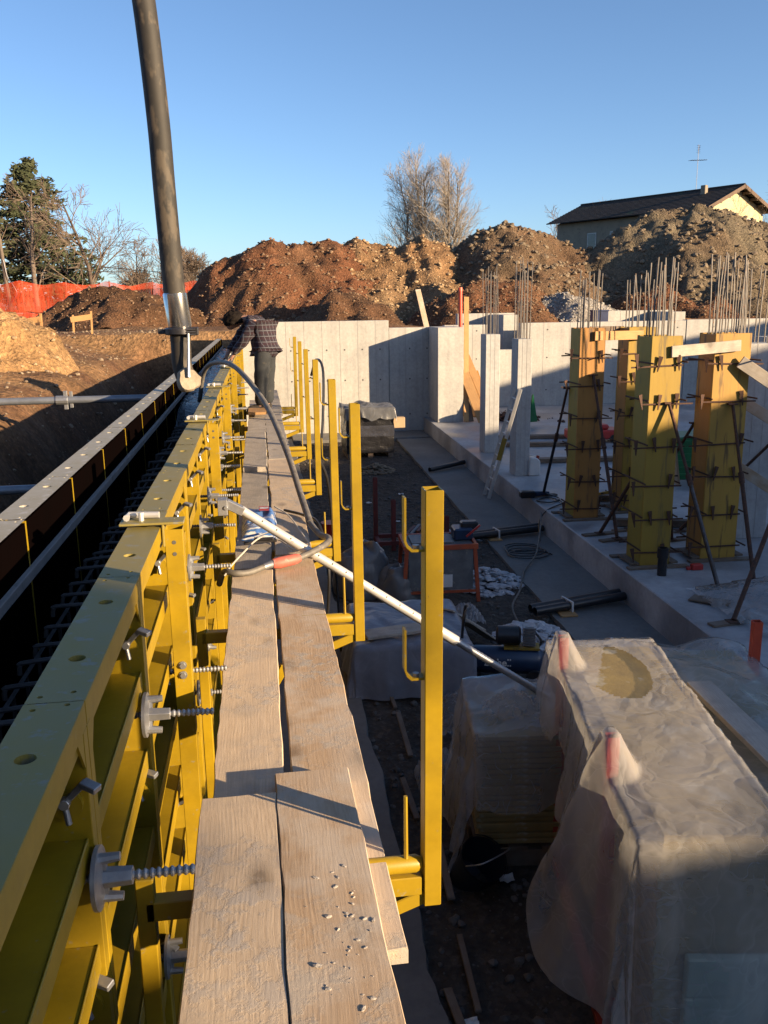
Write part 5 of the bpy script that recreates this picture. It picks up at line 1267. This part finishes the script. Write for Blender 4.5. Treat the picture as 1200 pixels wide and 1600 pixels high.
# ================================================================== DRAPED SHEETS
def crumple(x, y, seed):
    d, _ = mnoise.voronoi(Vector((x, y, seed*3.7))); return min(.5, d[1]-d[0])
def drape(name, mname, hx, hy, zt, drop, over, parent, seed, posts=(), nseg=(60, 70), fold=.05, flare=.10, wr=.012, sag=None, cutfn=None, flap=None):
    """a film laid over a box of half size hx, hy; over = overhang (left, right, front, back)"""
    l0, r, f, bk = over
    def fn(u, v):
        py = -hy-f+(2*hy+f+bk)*v; l = l0(py) if callable(l0) else l0; l += .05*fbm(py*2.3, seed, 2)
        px = -hx-l+(2*hx+l+r)*u
        cx, cy = max(-hx, min(hx, px)), max(-hy, min(hy, py)); dx, dy = px-cx, py-cy
        d = math.hypot(dx, dy)
        z = zt+wr*2.6*(.5-abs(fbm(px*1.3+.7*py, py*.9-.4*px, seed+4, 2)))+wr*1.5*(.4-abs(fbm(px*2.6-1.7*py, py*2.2, seed+9, 1)))+wr*2.2*crumple(px*1.9+1.3*py, py*.7-.9*px, seed)
        for (ax, ay, az, sl) in posts:
            z = max(z, az-sl*max(0, math.hypot((cx-ax)*1.15, (cy-ay)*(.62 if cy > ay else .9))-.04)**.92+.004)
        if d > 0:
            ox, oy = dx/d, dy/d; per = (px if abs(dy) > abs(dx) else py)
            tw = per*7+2.6*fbm(per*1.4, seed, 1); tri = 2*abs((tw/3.14159) % 2-1)-1
            k = (.7*tri+.3*math.sin(per*19))*fold*min(1, d*1.6)+.5*fold*fbm(per*3.5, d*.7, seed+6)*min(1, d*3)
            out_ = .015+flare*d+k+.03*crumple(per*2.5, d*2.0, seed+5)*min(1, d*3)+.012*(.4-abs(fbm(px*4, py*4, seed+2)))*min(1, d*3)
            if flap and ox < -.7: out_ += flap[2]*d*math.exp(-((py-flap[0])/flap[1])**2)
            x, y = cx+ox*max(.012, out_), cy+oy*max(.012, out_); z = z-d*.97+.02*fbm(px*4, py*4, seed+8)
        else: x, y = cx, cy
        z = max(z, drop+.01+.01*fbm(px*6, py*6, seed))
        return (x, y, z)
    b = MB(); b.grid(nseg[0], nseg[1], fn)
    if cutfn: b.f = [q for q in b.f if not cutfn(*[sum(b.v[i][k] for i in q)/4 for k in range(3)])]
    return b.build(name, mname, parent, smooth='all')

FZ = -2.05
# ---- the big stack of form boards at the lower right
t = thing('board_stack', (2.03, 4.17, FZ), 'big stack of yellow form boards in a red stillage at the lower right', 'stack', rz=-.155)
hx, hy = .26, 1.06
bd = MB().box(-hx, hx, -hy, hy, 0, .044).mesh('form_board', 'stack_board', bevel=.002)
rg = random.Random(33)
for k in range(29): inst(bd, 'form_board', t, (rg.uniform(-.008, .008), rg.uniform(-.015, .015), .10+k*.0455), (0, 0, rg.uniform(-.004, .004)))
for x, y, h in [(-.355, -.52, 1.60), (-.355, .78, 1.60), (.355, -.52, 1.25), (.355, .78, 1.25)]:
    MB().sqtube((x, y, 0), (x, y, h), .06, .06, .004).build('stillage_post', 'red_paint', t, bevel=.003)
for y in (-.52, .78): MB().bar((-.385, y, .05), (.385, y, .05), .06, .08).build('stillage_rail', 'red_paint', t, bevel=.003)
for x in (-.355, .355): MB().bar((x, -.9, .03), (x, 1.0, .03), .06, .05).build('stillage_runner', 'red_paint', t, bevel=.003)
t2 = thing('plastic_sheet', (1.985, 4.177, FZ), 'large translucent plastic sheet draped over the big board stack and red posts', 'sheet', rz=-.155)
def hole(x, y, z): return z > 1.36 and ((x+.02)/.20)**2+((y-.62)/.40)**2 < 1 and (x-.3*(y-.6)) > -.12
drape('sheet_film', 'sheet', .335, hy+.08, 1.435, .02, (lambda y: .62+.34*sstep(.1, -.8, y)+.25*sstep(-1.1, -1.8, y)-.28*sstep(.0, .35, y)*sstep(.75, .4, y), .16, 1.38, .30), t2, 7, posts=[(-.31, -.52, 1.615, 1.35), (-.31, .78, 1.615, 1.35)], nseg=(120, 160), fold=.045, flare=.10, wr=.0045, flap=(-.55, .34, .30), cutfn=hole)
# pale green blocks and green film at the very bottom right
t = thing('insulation_pack', (2.03, 4.17, FZ), 'pale green insulation pack at the bottom right corner behind plastic', 'pack', rz=-.155)
for k in range(4): MB().box(-.14, .30, -1.135, -1.085, .2*k+.06, .2*k+.255).build('slab_piece', 'pale_green', t, bevel=.008)
t = thing('green_film', (1.88, 2.62, FZ), 'crumpled green film at the bottom right corner', 'film')
MB().grid(26, 26, lambda u, v: (-.12+.5*u, -.1+.3*v+.05*fbm(u*4, v*4, 1), .48+.16*u+.10*fbm(u*5, v*5, 3)+.08*abs(fbm(u*9, v*9, 5)))).build('film_sheet', 'green_film', t)

# ---- second stack to the right with a plank on top
t = thing('board_stack', (2.92, 4.75, FZ), 'second board stack under clouded plastic at the right edge', 'stack', rz=-.16)
bd = MB().box(-.28, .28, -1.0, 1.0, 0, .052).mesh('form_board', 'stack_board', bevel=.002)
for k in range(19): inst(bd, 'form_board', t, (rg.uniform(-.008, .008), rg.uniform(-.015, .015), .10+k*.0535))
for x, y in ((-.33, .75), (.33, .75), (.33, -.6), (-.33, -.6)): MB().sqtube((x, y, 0), (x, y, 1.44 if x > 0 and y > 0 else 1.12), .062, .062, .004).build('stillage_post', 'orange_bright', t, bevel=.003)
t2 = thing('plastic_sheet', (2.92, 4.75, FZ), 'clouded plastic sheet over the second stack at the right edge', 'sheet', rz=-.16)
drape('sheet_film', 'sheet', .30, 1.03, 1.14, .02, (.5, .25, .7, .4), t2, 17, nseg=(60, 80), fold=.05, flare=.12, wr=.03)
board((2.62, 3.80, -.80), (2.68, 4.92, -.80), .16, .035, 'paint-worn grey plank on the second stack sheet', 'plank_grey')

# ---- small wrapped pallet stack
t = thing('pallet_stack', (1.58, 5.33, FZ), 'small stack of slats on a pallet under plastic beside the big stack', 'stack', rz=-.12)
bd = MB().box(-.27, .27, -.34, .34, 0, .03).mesh('slat', 'stack_board', bevel=.002)
for k in range(20): inst(bd, 'slat', t, (rg.uniform(-.01, .01), rg.uniform(-.01, .01), .18+k*.0385))
for y in (-.28, 0, .28): MB().box(-.29, .29, y-.05, y+.05, .0, .12).build('pallet_block', 'old_wood', t)
for x in (-.22, 0, .22): MB().box(x-.06, x+.06, -.35, .35, .13, .155).build('pallet_board', 'old_wood', t)
t2 = thing('plastic_sheet', (1.58, 5.33, FZ), 'clear crumpled plastic sheet hanging over the small slat stack', 'sheet', rz=-.12)
drape('sheet_film', 'sheet_clear', .29, .36, .975, .03, (.85, .1, .55, .35), t2, 27, nseg=(70, 70), fold=.06, flare=.14, wr=.035)
t = thing('crumpled_film', (1.55, 5.25, -1.07), 'shiny crumpled clear film bundle on the small slat stack', 'film')
MB().grid(24, 20, lambda u, v: (-.18+.40*u, -.12+.26*v, .02+.10*math.sin(u*3.1)*math.sin(v*3.1)+.05*fbm(u*6, v*6, 2)+.035*abs(fbm(u*14, v*14, 4)))).build('film_sheet', 'sheet_clear', t)

t = thing('crumpled_film', (1.62, 7.05, FZ), 'crumpled clear film bundle on the pit floor before the compressor', 'film')
MB().grid(30, 24, lambda u, v: (-.28+.6*u, -.3+.55*v, .03+.26*math.sin(u*3.1)*math.sin(v*3.1)+.10*abs(fbm(u*4, v*4, 2))+.05*abs(fbm(u*10, v*10, 4)))).build('film_sheet', 'sheet_clear', t)
for i, (x, y, w_, h_, lab) in enumerate([(.98, 9.55, .5, .22, 'crumpled clear film against the wrapped timber stack rear'), (1.28, 6.0, .45, .25, 'crumpled clear film left of the small slat stack'), (2.25, 9.6, .4, .16, 'crumpled clear film on the floor behind the compressor')]):
    t = thing('crumpled_film', (x, y, FZ), lab, 'film')
    MB().grid(26, 22, lambda u, v: (-w_/2+w_*u, -w_/2+w_*v+.05*fbm(u*3, v*3, i), .02+h_*math.sin(u*3.1)*math.sin(v*3.1)+.10*abs(fbm(u*4, v*4, 2+i))+.05*abs(fbm(u*10, v*10, 4+i)))).build('film_sheet', 'sheet_clear', t)
# ---- dark bucket at the plastic hem
t = thing('bucket', (1.18, 4.93, FZ), 'dark blue-black bucket lying at the plastic hem', 'bucket', rz=.5)
MB().tube([(0, 0, .0), (0, 0, .005), (0, -.1, .14), (0, -.16, .23)], [.02, .115, .135, .15], 20, cap=False).build('bucket_wall', 'bucket_dark', t, smooth=True)
MB().tube([(0, -.155, .222), (0, -.165, .236)], [.158, .158], 20, cap=False).build('rim', 'bucket_dark', t, smooth=True)
MB().tube(spline([(.15, -.16, .24), (.12, -.26, .30), (-.1, -.27, .30), (-.15, -.16, .24)], 6), .005, 6).build('bail', 'galv', t)

# ---- low wrapped plank stack
t = thing('timber_stack', (1.35, 8.35, FZ), 'low wide timber stack wrapped in bluish plastic', 'stack', rz=-.05)
for k in range(4):
    for i in range(5):
        MB().box(-.52+i*.21, -.325+i*.21, -.62, .62, .06+k*.10, .15+k*.10).build('timber', 'old_wood', t)
t2 = thing('plastic_sheet', (1.35, 8.35, FZ), 'bluish plastic sheet over the low wide timber stack', 'sheet', rz=-.05)
drape('sheet_film', 'sheet_blue', .55, .65, .475, .02, (.35, .15, .5, .12), t2, 37, nseg=(60, 60), fold=.05, flare=.18, wr=.02)
board((.88, 7.93, -1.50), (1.45, 8.02, -1.49), .22, .03, 'grey notched board on the bluish wrapped stack', 'plank_grey', up=(0, 0, 1))
for i, (a, c, w_) in enumerate([((1.72, 8.65, -1.52), (2.20, 9.15, -1.95), .42), ((1.95, 8.45, -1.60), (2.38, 8.75, -1.98), .25)]):
    board(a, c, w_, .018, ['larger grey plywood offcut leaning off the wrapped stack', 'smaller grey plywood offcut leaning off the wrapped stack'][i], 'plank_grey')

# ---- air compressor
t = thing('air_compressor', (2.25, 7.85, FZ), 'blue air compressor with black motor and lettered tank behind the prop', 'compressor', rz=-.25)
tank = MB().tube([(-.38, 0, .24), (-.36, 0, .24), (-.30, 0, .24), (.30, 0, .24), (.36, 0, .24), (.38, 0, .24)], [.02, .085, .135, .135, .085, .02], 24).build('tank', 'blue_paint', t, smooth=True)
MB().bar((-.02, 0, .38), (.32, 0, .38), .16, .02).build('motor_plate', 'panel_yellow', t)
MB().tube([(-.10, 0, .49), (-.08, 0, .49), (.12, 0, .49), (.14, 0, .49)], [.07, .095, .095, .07], 18).build('motor', 'black_plastic', t, smooth=True)
b = MB()
for k in range(7): b.box(.16, .28, -.07, .07, .41+k*.028, .425+k*.028)
b.box(.18, .26, -.05, .05, .40, .60); b.build('pump_head', 'galv', t)
MB().tube(spline([(-.34, -.12, .22), (-.42, -.12, .45), (-.40, -.12, .72), (-.36, 0, .76), (-.40, .12, .72), (-.42, .12, .45), (-.34, .12, .22)], 6), .014, 8).build('handle', 'black_plastic', t, smooth=True)
for s in (-.15, .15): MB().cyl((.28, s, .10), (.28, s+.04*(1 if s > 0 else -1), .10), .10, n=18).build('wheel', 'black_plastic', t, smooth=True)
MB().box(-.30, -.24, -.08, .08, .0, .14).build('foot', 'black_plastic', t)
cu = bpy.data.curves.new('lettering', 'FONT'); cu.body = 'Einhell'; cu.size = .10; cu.extrude = .001; cu.align_x = 'CENTER'; cu.offset = .002
to = bpy.data.objects.new('lettering_curve', cu); COL.objects.link(to)
bpy.context.view_layer.update(); dg = bpy.context.evaluated_depsgraph_get(); me = bpy.data.meshes.new_from_object(to.evaluated_get(dg)); bpy.data.objects.remove(to)
# wrap the flat letters round the tank front
for v in me.vertices:
    x, y = v.co.x, v.co.y; a = (y-.015)/.137; rr = .1365+max(0, v.co.z)
    v.co = Vector((x-.08, -rr*math.cos(a), .24+rr*math.sin(a)))
me.materials.clear(); me.materials.append(MATS['white_plastic']); lt = bpy.data.objects.new('lettering', me); COL.objects.link(lt); lt.parent = tank
t = thing('air_hose', (2.7, 8.6, FZ), 'thin grey hose snaking from the compressor over the footing', 'hose')
MB().tube(spline([(-.12, -.65, .45), (.02, -.4, .25), (.02, -.1, .04), (.10, .6, .04), (.18, 1.2, .07), (.45, 1.8, .07), (.75, 2.6, .07), (1.1, 3.2, .12), (1.38, 3.9, .30), (1.52, 4.3, .46)], 8), .012, 6).build('hose_run', 'hose_grey', t, smooth=True)

# ---- orange tile saw table
t = thing('saw_bench', (2.12, 10.6, FZ), 'orange-red steel saw bench with sheet-metal front', 'bench', rz=-.04)
for x in (-.42, .42):
    for y in (-.28, .28): MB().bar((x*1.12, y*1.1, 0), (x, y, .74), .045, .045).build('leg', 'orange_paint', t)
MB().box(-.46, .46, -.32, -.285, .68, .74).box(-.46, .46, .285, .32, .68, .74).box(-.46, -.42, -.285, .285, .68, .74).box(.42, .46, -.285, .285, .68, .74).build('top_frame', 'orange_paint', t)
MB().box(-.40, .40, -.30, -.285, .16, .68).build('front_panel', 'galv_dull', t); MB().box(-.41, .41, -.28, .28, .70, .725).build('table_top', 'galv_dull', t)
MB().bar((-.44, -.31, .14), (.44, -.31, .14), .03, .03).build('stretcher', 'orange_paint', t)
MB().box(-.05, .14, -.318, -.301, .20, .36).build('type_plate', 'white_plastic', t)
MB().box(.20, .44, -.1, .18, .73, .88).build('motor_box', 'blue_paint', t, bevel=.02); MB().box(.30, .52, -.02, .12, .84, .95).build('motor_cap', 'black_plastic', t, bevel=.02)
MB().box(-.35, .18, -.2, .22, .728, .75).build('sliding_tray', 'galv_dull', t)
MB().bar((.34, -.16, .80), (.50, -.20, .95), .04, .02).build('red_guard', 'red_bright', t)

# ---- red stillage frame further back
t = thing('stillage', (2.15, 13.1, FZ), 'empty dark red stillage frame with upright posts on the pit floor', 'stillage', rz=.02)
for x, y, h in ((-.48, .12, 1.05), (-.27, -.30, .78), (.56, .12, .72), (.54, -.34, .5)): MB().sqtube((x, y, 0), (x, y, h), .065, .065, .005).build('post', 'red_dark', t)
for y in (.12, -.32): MB().bar((-.5, y, .12), (.58, y, .12), .06, .06).build('rail', 'red_dark', t)
for x in (-.48, .56): MB().bar((x, .12, .10), (x, -.34, .10), .06, .06).build('cross_rail', 'red_dark', t)
rg = random.Random(77)
for k in range(5):
    MB().bar((-.1+.1*k, -.3, .2+.03*k), (.15+.08*k, .2, .22+.02*k), .05, .04).build('loose_clamp', ['red_dark', 'galv_dull'][k % 2], t)

# ---- plastic-wrapped grey bales
for i, (x, y, rx, h, lab) in enumerate([(1.22, 10.9, .38, .62, 'round grey plastic bale with a pale disc-like end beside the saw bench'), (1.62, 10.55, .30, .42, 'lower crumpled grey plastic bale against the saw bench')]):
    t = thing('plastic_bale', (x, y, FZ), lab, 'bale')
    def bale(u, v, rx=rx, h=h, i=i):
        a = u*2*math.pi; ph = v*math.pi*.5; n = 1+.16*fbm(math.cos(a)*1.5, math.sin(a)*1.5, v*2+i*5)+.07*fbm(math.cos(a)*5, math.sin(a)*5, v*5+i)
        return (rx*math.cos(a)*math.cos(ph)**.6*n, rx*math.sin(a)*math.cos(ph)**.6*n, h*math.sin(ph)*n)
    MB().grid(36, 14, bale).build('wrapped_body', 'wrap_grey', t, smooth='all')

# ---- black shrink-wrapped pallet with cover
t = thing('wrapped_pallet', (2.55, 21.6, FZ), 'black shrink-wrapped pallet with a loose grey cover near the far wall', 'pallet', rz=.04)
def wrapbox(u, v):
    a = u*4; s = int(a) % 4; f = a-int(a); w, d = .58, .5
    c = [(-w, -d), (w, -d), (w, d), (-w, d)]; p, q = c[s], c[(s+1) % 4]; k = 1+.03*fbm(a*4, v*9, 2)
    return (lerp(p[0], q[0], f)*k, lerp(p[1], q[1], f)*k, .12+1.0*v)
MB().grid(64, 22, wrapbox).build('wrapped_load', 'black_wrap', t, smooth=True)
MB().box(-.56, .56, -.48, .48, .12, 1.11).build('load_core', 'black_plastic', t)
MB().grid(64, 8, lambda u, v: (lambda q: (q[0]*1.015, q[1]*1.015, q[2]))(wrapbox(u, .40+.26*v))).build('clear_band', 'wrap_dark', t, smooth=True)
drape('cover_sheet', 'sheet_grey', .60, .52, 1.16, .3, (.22, .28, .30, .2), t, 47, nseg=(40, 40), fold=.05, flare=.1, wr=.05)
for x in (-.5, 0, .5): MB().box(x-.06, x+.06, -.5, .5, 0, .10).build('pallet_skid', 'old_wood', t)
MB().box(.62, .92, -.2, .02, .66, .92).build('cardboard_box', 'carton', t, bevel=.01)

# ---- white debris (torn insulation) heaps
for i, (x, y, r, h, lab) in enumerate([(2.45, 19.3, .42, .16, 'small pale rubble pile before the black pallet'), (2.95, 13.2, .36, .20, 'white insulation scraps behind the saw bench'), (2.85, 10.9, .50, .24, 'white insulation scraps between saw bench and footing'), (2.85, 8.95, .40, .18, 'white insulation scraps beside the compressor')]):
    t = thing('debris_pile', (x, y, FZ), lab, 'debris', 'white debris piles'); rg = random.Random(90+i); b = MB()
    for k in range(240):
        a = rg.random()*6.28; q = r*math.sqrt(rg.random()); s = .02+.045*rg.random()
        b.stone((q*math.cos(a), q*math.sin(a), h*(1-(q/r)**1.3)*rg.random()+.01), s, rg, (1.5, 1, .5))
    o = b.build('scraps', 'insulation' if i else 'grey_stone', t); tag(o, kind='stuff')

# ---- black pipes laid across the footing
def pipe_pair(p, q, n, lab):
    p, q = Vector(p), Vector(q); t = thing('drain_pipe', p, lab, 'pipe', 'black pipes across the footing'); d = q-p; sd = Vector((-d.y, d.x, 0)).normalized()
    for k in range(n):
        MB().ring(sd*.11*k, d+sd*.11*k+Vector((0, 0, .01*k)), .052, .047, 14).build('pipe', 'black_plastic', t, smooth=True)
    if n > 1: MB().bar(d*.38-sd*.07, d*.38+sd*.18, .02, .125).build('strap', 'white_plastic', t); MB().box(d.x*.33-.1, d.x*.33+.1, -.08, .14, -.065, -.05).build('packing_board', 'new_wood', t)
    return t
pipe_pair((3.05, 9.45, -1.93), (4.25, 9.72, -1.90), 2, 'pair of strapped black pipes across the footing, nearest set')
pipe_pair((3.08, 12.9, -1.93), (4.32, 13.1, -1.90), 2, 'pair of black pipes across the footing, middle set')
pipe_pair((3.55, 18.6, -1.93), (4.45, 19.2, -1.90), 1, 'single black pipe across the footing, farthest')
t = thing('coiled_cable', (3.75, 11.9, -1.99), 'thin black cable coiled on the footing', 'cable')
MB().tube([(.32*math.cos(k*.5)*(1-.004*k), .26*math.sin(k*.5)+.01*k, .01+.002*(k % 5)) for k in range(50)], .010, 6).build('cable_run', 'black_plastic', t, smooth=True)

# ---- loose plastic film on the slab
t = thing('crumpled_film', (5.05, 8.25, SZ), 'crumpled clear film lying on the slab at the right', 'film')
MB().grid(44, 40, lambda u, v: (-.42+1.3*u, -.8+1.5*v+.1*fbm(u*3, v*3, 4), .02+.22*sstep(.1, .8, u)*max(0, math.sin(v*3.1))+.09*abs(fbm(u*5, v*5, 2))+.03*abs(fbm(u*13, v*13, 8)))).build('film_sheet', 'sheet', t, smooth='all')
board((4.55, 8.65, SZ+.02), (4.85, 8.35, SZ+.03), .20, .02, 'brown offcut half under the slab film', 'old_wood')

# ---- litter on the pit floor: sticks and paper
rg = random.Random(101)
for i in range(7):
    x, y = rg.uniform(.95, 1.3), 2.9+i*.9
    a = rg.uniform(-.4, .4); L = rg.uniform(.4, 1.1)
    if i < 3: x = .93+.05*i
    board((x, y, FZ+.03), (x+math.sin(a)*L*.3, y+L, FZ+.035+.02*i), .03+.02*rg.random(), .02, 'thin scrap lath on the dark pit floor beside the wall footing, %s from the camera' % ORD[i], 'old_wood', group='scrap laths')
for i, (x, y) in enumerate([(1.42, 4.85), (.92, 3.75), (2.2, 14.5), (1.9, 16.0), (2.6, 16.6), (1.5, 12.2)]):
    t = tag(MB().grid(4, 4, lambda u, v: (-.05+.1*u, -.04+.08*v, .015+.03*fbm(u*3, v*3, i))).build('paper_scrap', 'white_plastic', loc=(x, y, hz(x, y)+.02 if x > .85 else -1.97)), 'small white paper scrap on the pit floor, %s from the camera' % ORD[[1, 0, 3, 4, 5, 2][i]], 'litter', 'paper scraps')
t = thing('orange_bucket', (1.0, 13.6, FZ), 'small orange bucket hidden behind the guard posts', 'bucket')
MB().tube([(0, 0, 0), (0, 0, .26), (0, 0, .28)], [.11, .15, .16], 16).build('bucket_wall', 'red_bright', t, smooth=True)
t = thing('cable_loop', (.62, 8.6, .2), 'black cable loops hanging from the guard posts', 'cable')
MB().tube(spline([(-.12, .3, .70), (-.07, .2, .86), (-.02, .0, .75), (-.06, -.2, .2), (-.12, -.35, .02), (-.02, -.3, -.3), (.05, 0, -1.2), (.1, .2, -2.2)], 7), .013, 6).build('cable_run', 'black_plastic', t, smooth=True)

# ================================================================== WORKER
def skinned(name, joints, links, m, parent=None, sub=2, root=0, loc=(0, 0, 0)):
    """continuous body grown over a skeleton: joints = [(x, y, z, rx, ry)]"""
    me = bpy.data.meshes.new(name); me.from_pydata([j[:3] for j in joints], links, []); me.update()
    o = bpy.data.objects.new(name, me); COL.objects.link(o); o.parent = parent; o.location = loc
    md = o.modifiers.new('skin', 'SKIN'); md.use_smooth_shade = True; md.branch_smoothing = .4
    for i, j in enumerate(joints):
        sv = me.skin_vertices[0].data[i]; sv.radius = (j[3], j[4] if len(j) > 4 else j[3]); sv.use_root = (i == root)
    sd = o.modifiers.new('subsurf', 'SUBSURF'); sd.levels = sub; sd.render_levels = sub
    me.materials.append(MATS[m]); return o
W0 = Vector((.0, 13.9, 0))
J = [(.07, .0, .93, .12, .14), (.10, .03, 1.08, .12, .15), (.05, .12, 1.23, .13, .17), (-.06, .18, 1.34, .10, .16), (-.18, .22, 1.39, .062), (-.28, .25, 1.37, .075, .085), (-.38, .27, 1.33, .098, .09), (-.43, .275, 1.28, .078, .07), (-.475, .28, 1.245, .04),
     (-.08, .0, 1.36, .07), (-.19, -.04, 1.12, .048), (-.37, .04, .90, .036), (-.44, .07, .80, .035),
     (-.12, .38, 1.36, .07), (-.30, .46, 1.12, .048), (-.46, .42, .92, .036), (-.52, .40, .80, .035),
     (.04, -.10, .86, .10), (.0, -.12, .48, .065), (-.02, -.14, .10, .045), (-.04, -.14, .05, .045), (-.20, -.17, .035, .035),
     (.10, .10, .86, .10), (.10, .10, .48, .065), (.10, .10, .10, .045), (.08, .10, .05, .045), (-.08, .07, .035, .035)]
K = [(0, 1), (1, 2), (2, 3), (3, 4), (4, 5), (5, 6), (6, 7), (7, 8), (3, 9), (9, 10), (10, 11), (11, 12), (3, 13), (13, 14), (14, 15), (15, 16),
     (0, 17), (17, 18), (18, 19), (19, 20), (20, 21), (0, 22), (22, 23), (23, 24), (24, 25), (25, 26)]
# fingers: five short chains from each palm
for palm, sgn in ((12, 1), (16, 1)):
    px, py, pz = J[palm][:3]
    for f in range(5):
        a = (f-2)*.022; n0 = len(J)
        if f == 0: ch = [(px+.02, py-.03, pz-.01), (px+.01, py-.05, pz-.035)]
        else: ch = [(px-.035-.004*(2-abs(f-2)), py+a, pz-.025), (px-.055-.004*(2-abs(f-2)), py+a*1.1, pz-.055), (px-.05, py+a*1.1, pz-.078)]
        prev = palm
        for c in ch: J.append((*c, .0095)); K.append((prev, len(J)-1)); prev = len(J)-1
person = skinned('person', J, K, 'skin', loc=W0)
tag(person, 'person in dark plaid shirt bending over the form, hands on its edge', 'person')
# shirt: torso and sleeves, looser than the body, flared hem
SJ = [(.09, .0, .78, .20, .22), (.10, .02, .92, .205, .22), (.09, .05, 1.07, .20, .22), (.05, .12, 1.23, .18, .235), (-.06, .18, 1.33, .15, .21), (-.17, .22, 1.38, .09, .11),
      (-.08, -.04, 1.32, .115), (-.14, -.07, 1.20, .10), (-.21, -.07, 1.08, .088), (-.31, .0, .98, .072), (-.39, .04, .88, .06),
      (-.12, .40, 1.32, .115), (-.22, .45, 1.20, .10), (-.31, .46, 1.10, .075), (-.40, .44, .99, .06), (-.47, .42, .90, .052)]
SK = [(0, 1), (1, 2), (2, 3), (3, 4), (4, 5), (4, 6), (6, 7), (7, 8), (8, 9), (9, 10), (4, 11), (11, 12), (12, 13), (13, 14), (14, 15)]
sh = skinned('shirt', SJ, SK, 'plaid', person, root=2)
dm = sh.modifiers.new('creases', 'DISPLACE'); tx = bpy.data.textures.new('creases', 'CLOUDS'); tx.noise_scale = .10; dm.texture = tx; dm.strength = .05
TJ = [(.08, .0, 1.0, .15, .17), (.05, -.10, .84, .145), (.03, -.12, .66, .13), (.01, -.125, .46, .115), (-.0, -.14, .24, .105), (-.02, -.14, .07, .10),
      (.11, .10, .84, .145), (.12, .105, .66, .13), (.11, .105, .46, .115), (.10, .10, .24, .105), (.10, .10, .07, .10)]
tj = skinned('trousers', TJ, [(0, 1), (1, 2), (2, 3), (3, 4), (4, 5), (0, 6), (6, 7), (7, 8), (8, 9), (9, 10)], 'trousers', person)
dm = tj.modifiers.new('creases', 'DISPLACE'); dm.texture = tx; dm.strength = .03
for (x, y) in ((-.03, -.14), (.09, .10)):
    b = MB(); b.tube([(x+.07, y+.01, .05), (x+.05, y+.01, .055), (x-.04, y, .06), (x-.13, y-.02, .048), (x-.19, y-.03, .035), (x-.205, y-.03, .03)], [.02, .05, .052, .046, .036, .012], 10)
    b.build('boot', 'boot', person, smooth=True)
# hair: tousled cap
b = MB(); rgh = random.Random(4)
def hairf(u, v):
    a = u*2*math.pi; ph = -.45+v*(math.pi/2+.45); n = 1+.16*fbm(math.cos(a)*3, math.sin(a)*3, ph*3)+.08*fbm(math.cos(a)*9, math.sin(a)*9, ph*9)
    d = Vector((math.cos(a)*math.cos(ph), math.sin(a)*math.cos(ph), math.sin(ph)))
    d.rotate(Matrix.Rotation(-.25, 3, 'Y')); return (-.365+.165*d.x*n, .265+.145*d.y*n, 1.37+.145*d.z*n)
b.grid(40, 18, hairf); b.build('hair', 'hair', person, smooth='all')
for s in (-1, 1): MB().tube([(-.335, .29+s*.083, 1.37), (-.335, .29+s*.098, 1.375)], [.024, .016], 8).build('ear', 'skin', person, smooth=True)

# ================================================================== ADDED PINE BEHIND THE PHOTOGRAPHER, A SUN BLOCKER
# put in unseen; its crown is shaped to dim the nearest form panels
def pine():
    base = s_c(22, -.3); t = thing('pine_sun_blocker', (base.x, base.y, .8), 'tall pine added unseen behind the photographer to shade the near form panels', 'tree')
    zc = 22*math.tan(SUN_EL)-.8
    MB().tube([(0, 0, -.3), (.1, .1, zc*.5), (0, 0, zc+2.2)], [.16, .12, .03], 8).build('trunk', 'bark', t)
    rg = random.Random(8); b = MB(); cdir = Vector((.6, .8, 0)); sdir = Vector((.8, -.6, 0))
    for i in range(3800):
        c = rg.uniform(-2.5, 2.25); h = rg.uniform(.54, 1.95); q = rg.uniform(-1, 1)
        if (c/2.3)**4+((h-1.27)/.73)**4 > 1: continue
        p = cdir*c+sdir*q+Vector((0, 0, zc+h)); s = .08+.16*rg.random()
        u = Vector((rg.gauss(0, 1), rg.gauss(0, 1), rg.gauss(0, .7))).normalized(); w = u.orthogonal().normalized()
        b.add([p-u*s, p+w*s*.5, p+u*s, p-w*s*.5], [(0, 1, 2, 3)])
    b.build('crown', 'needles', t)
pine()
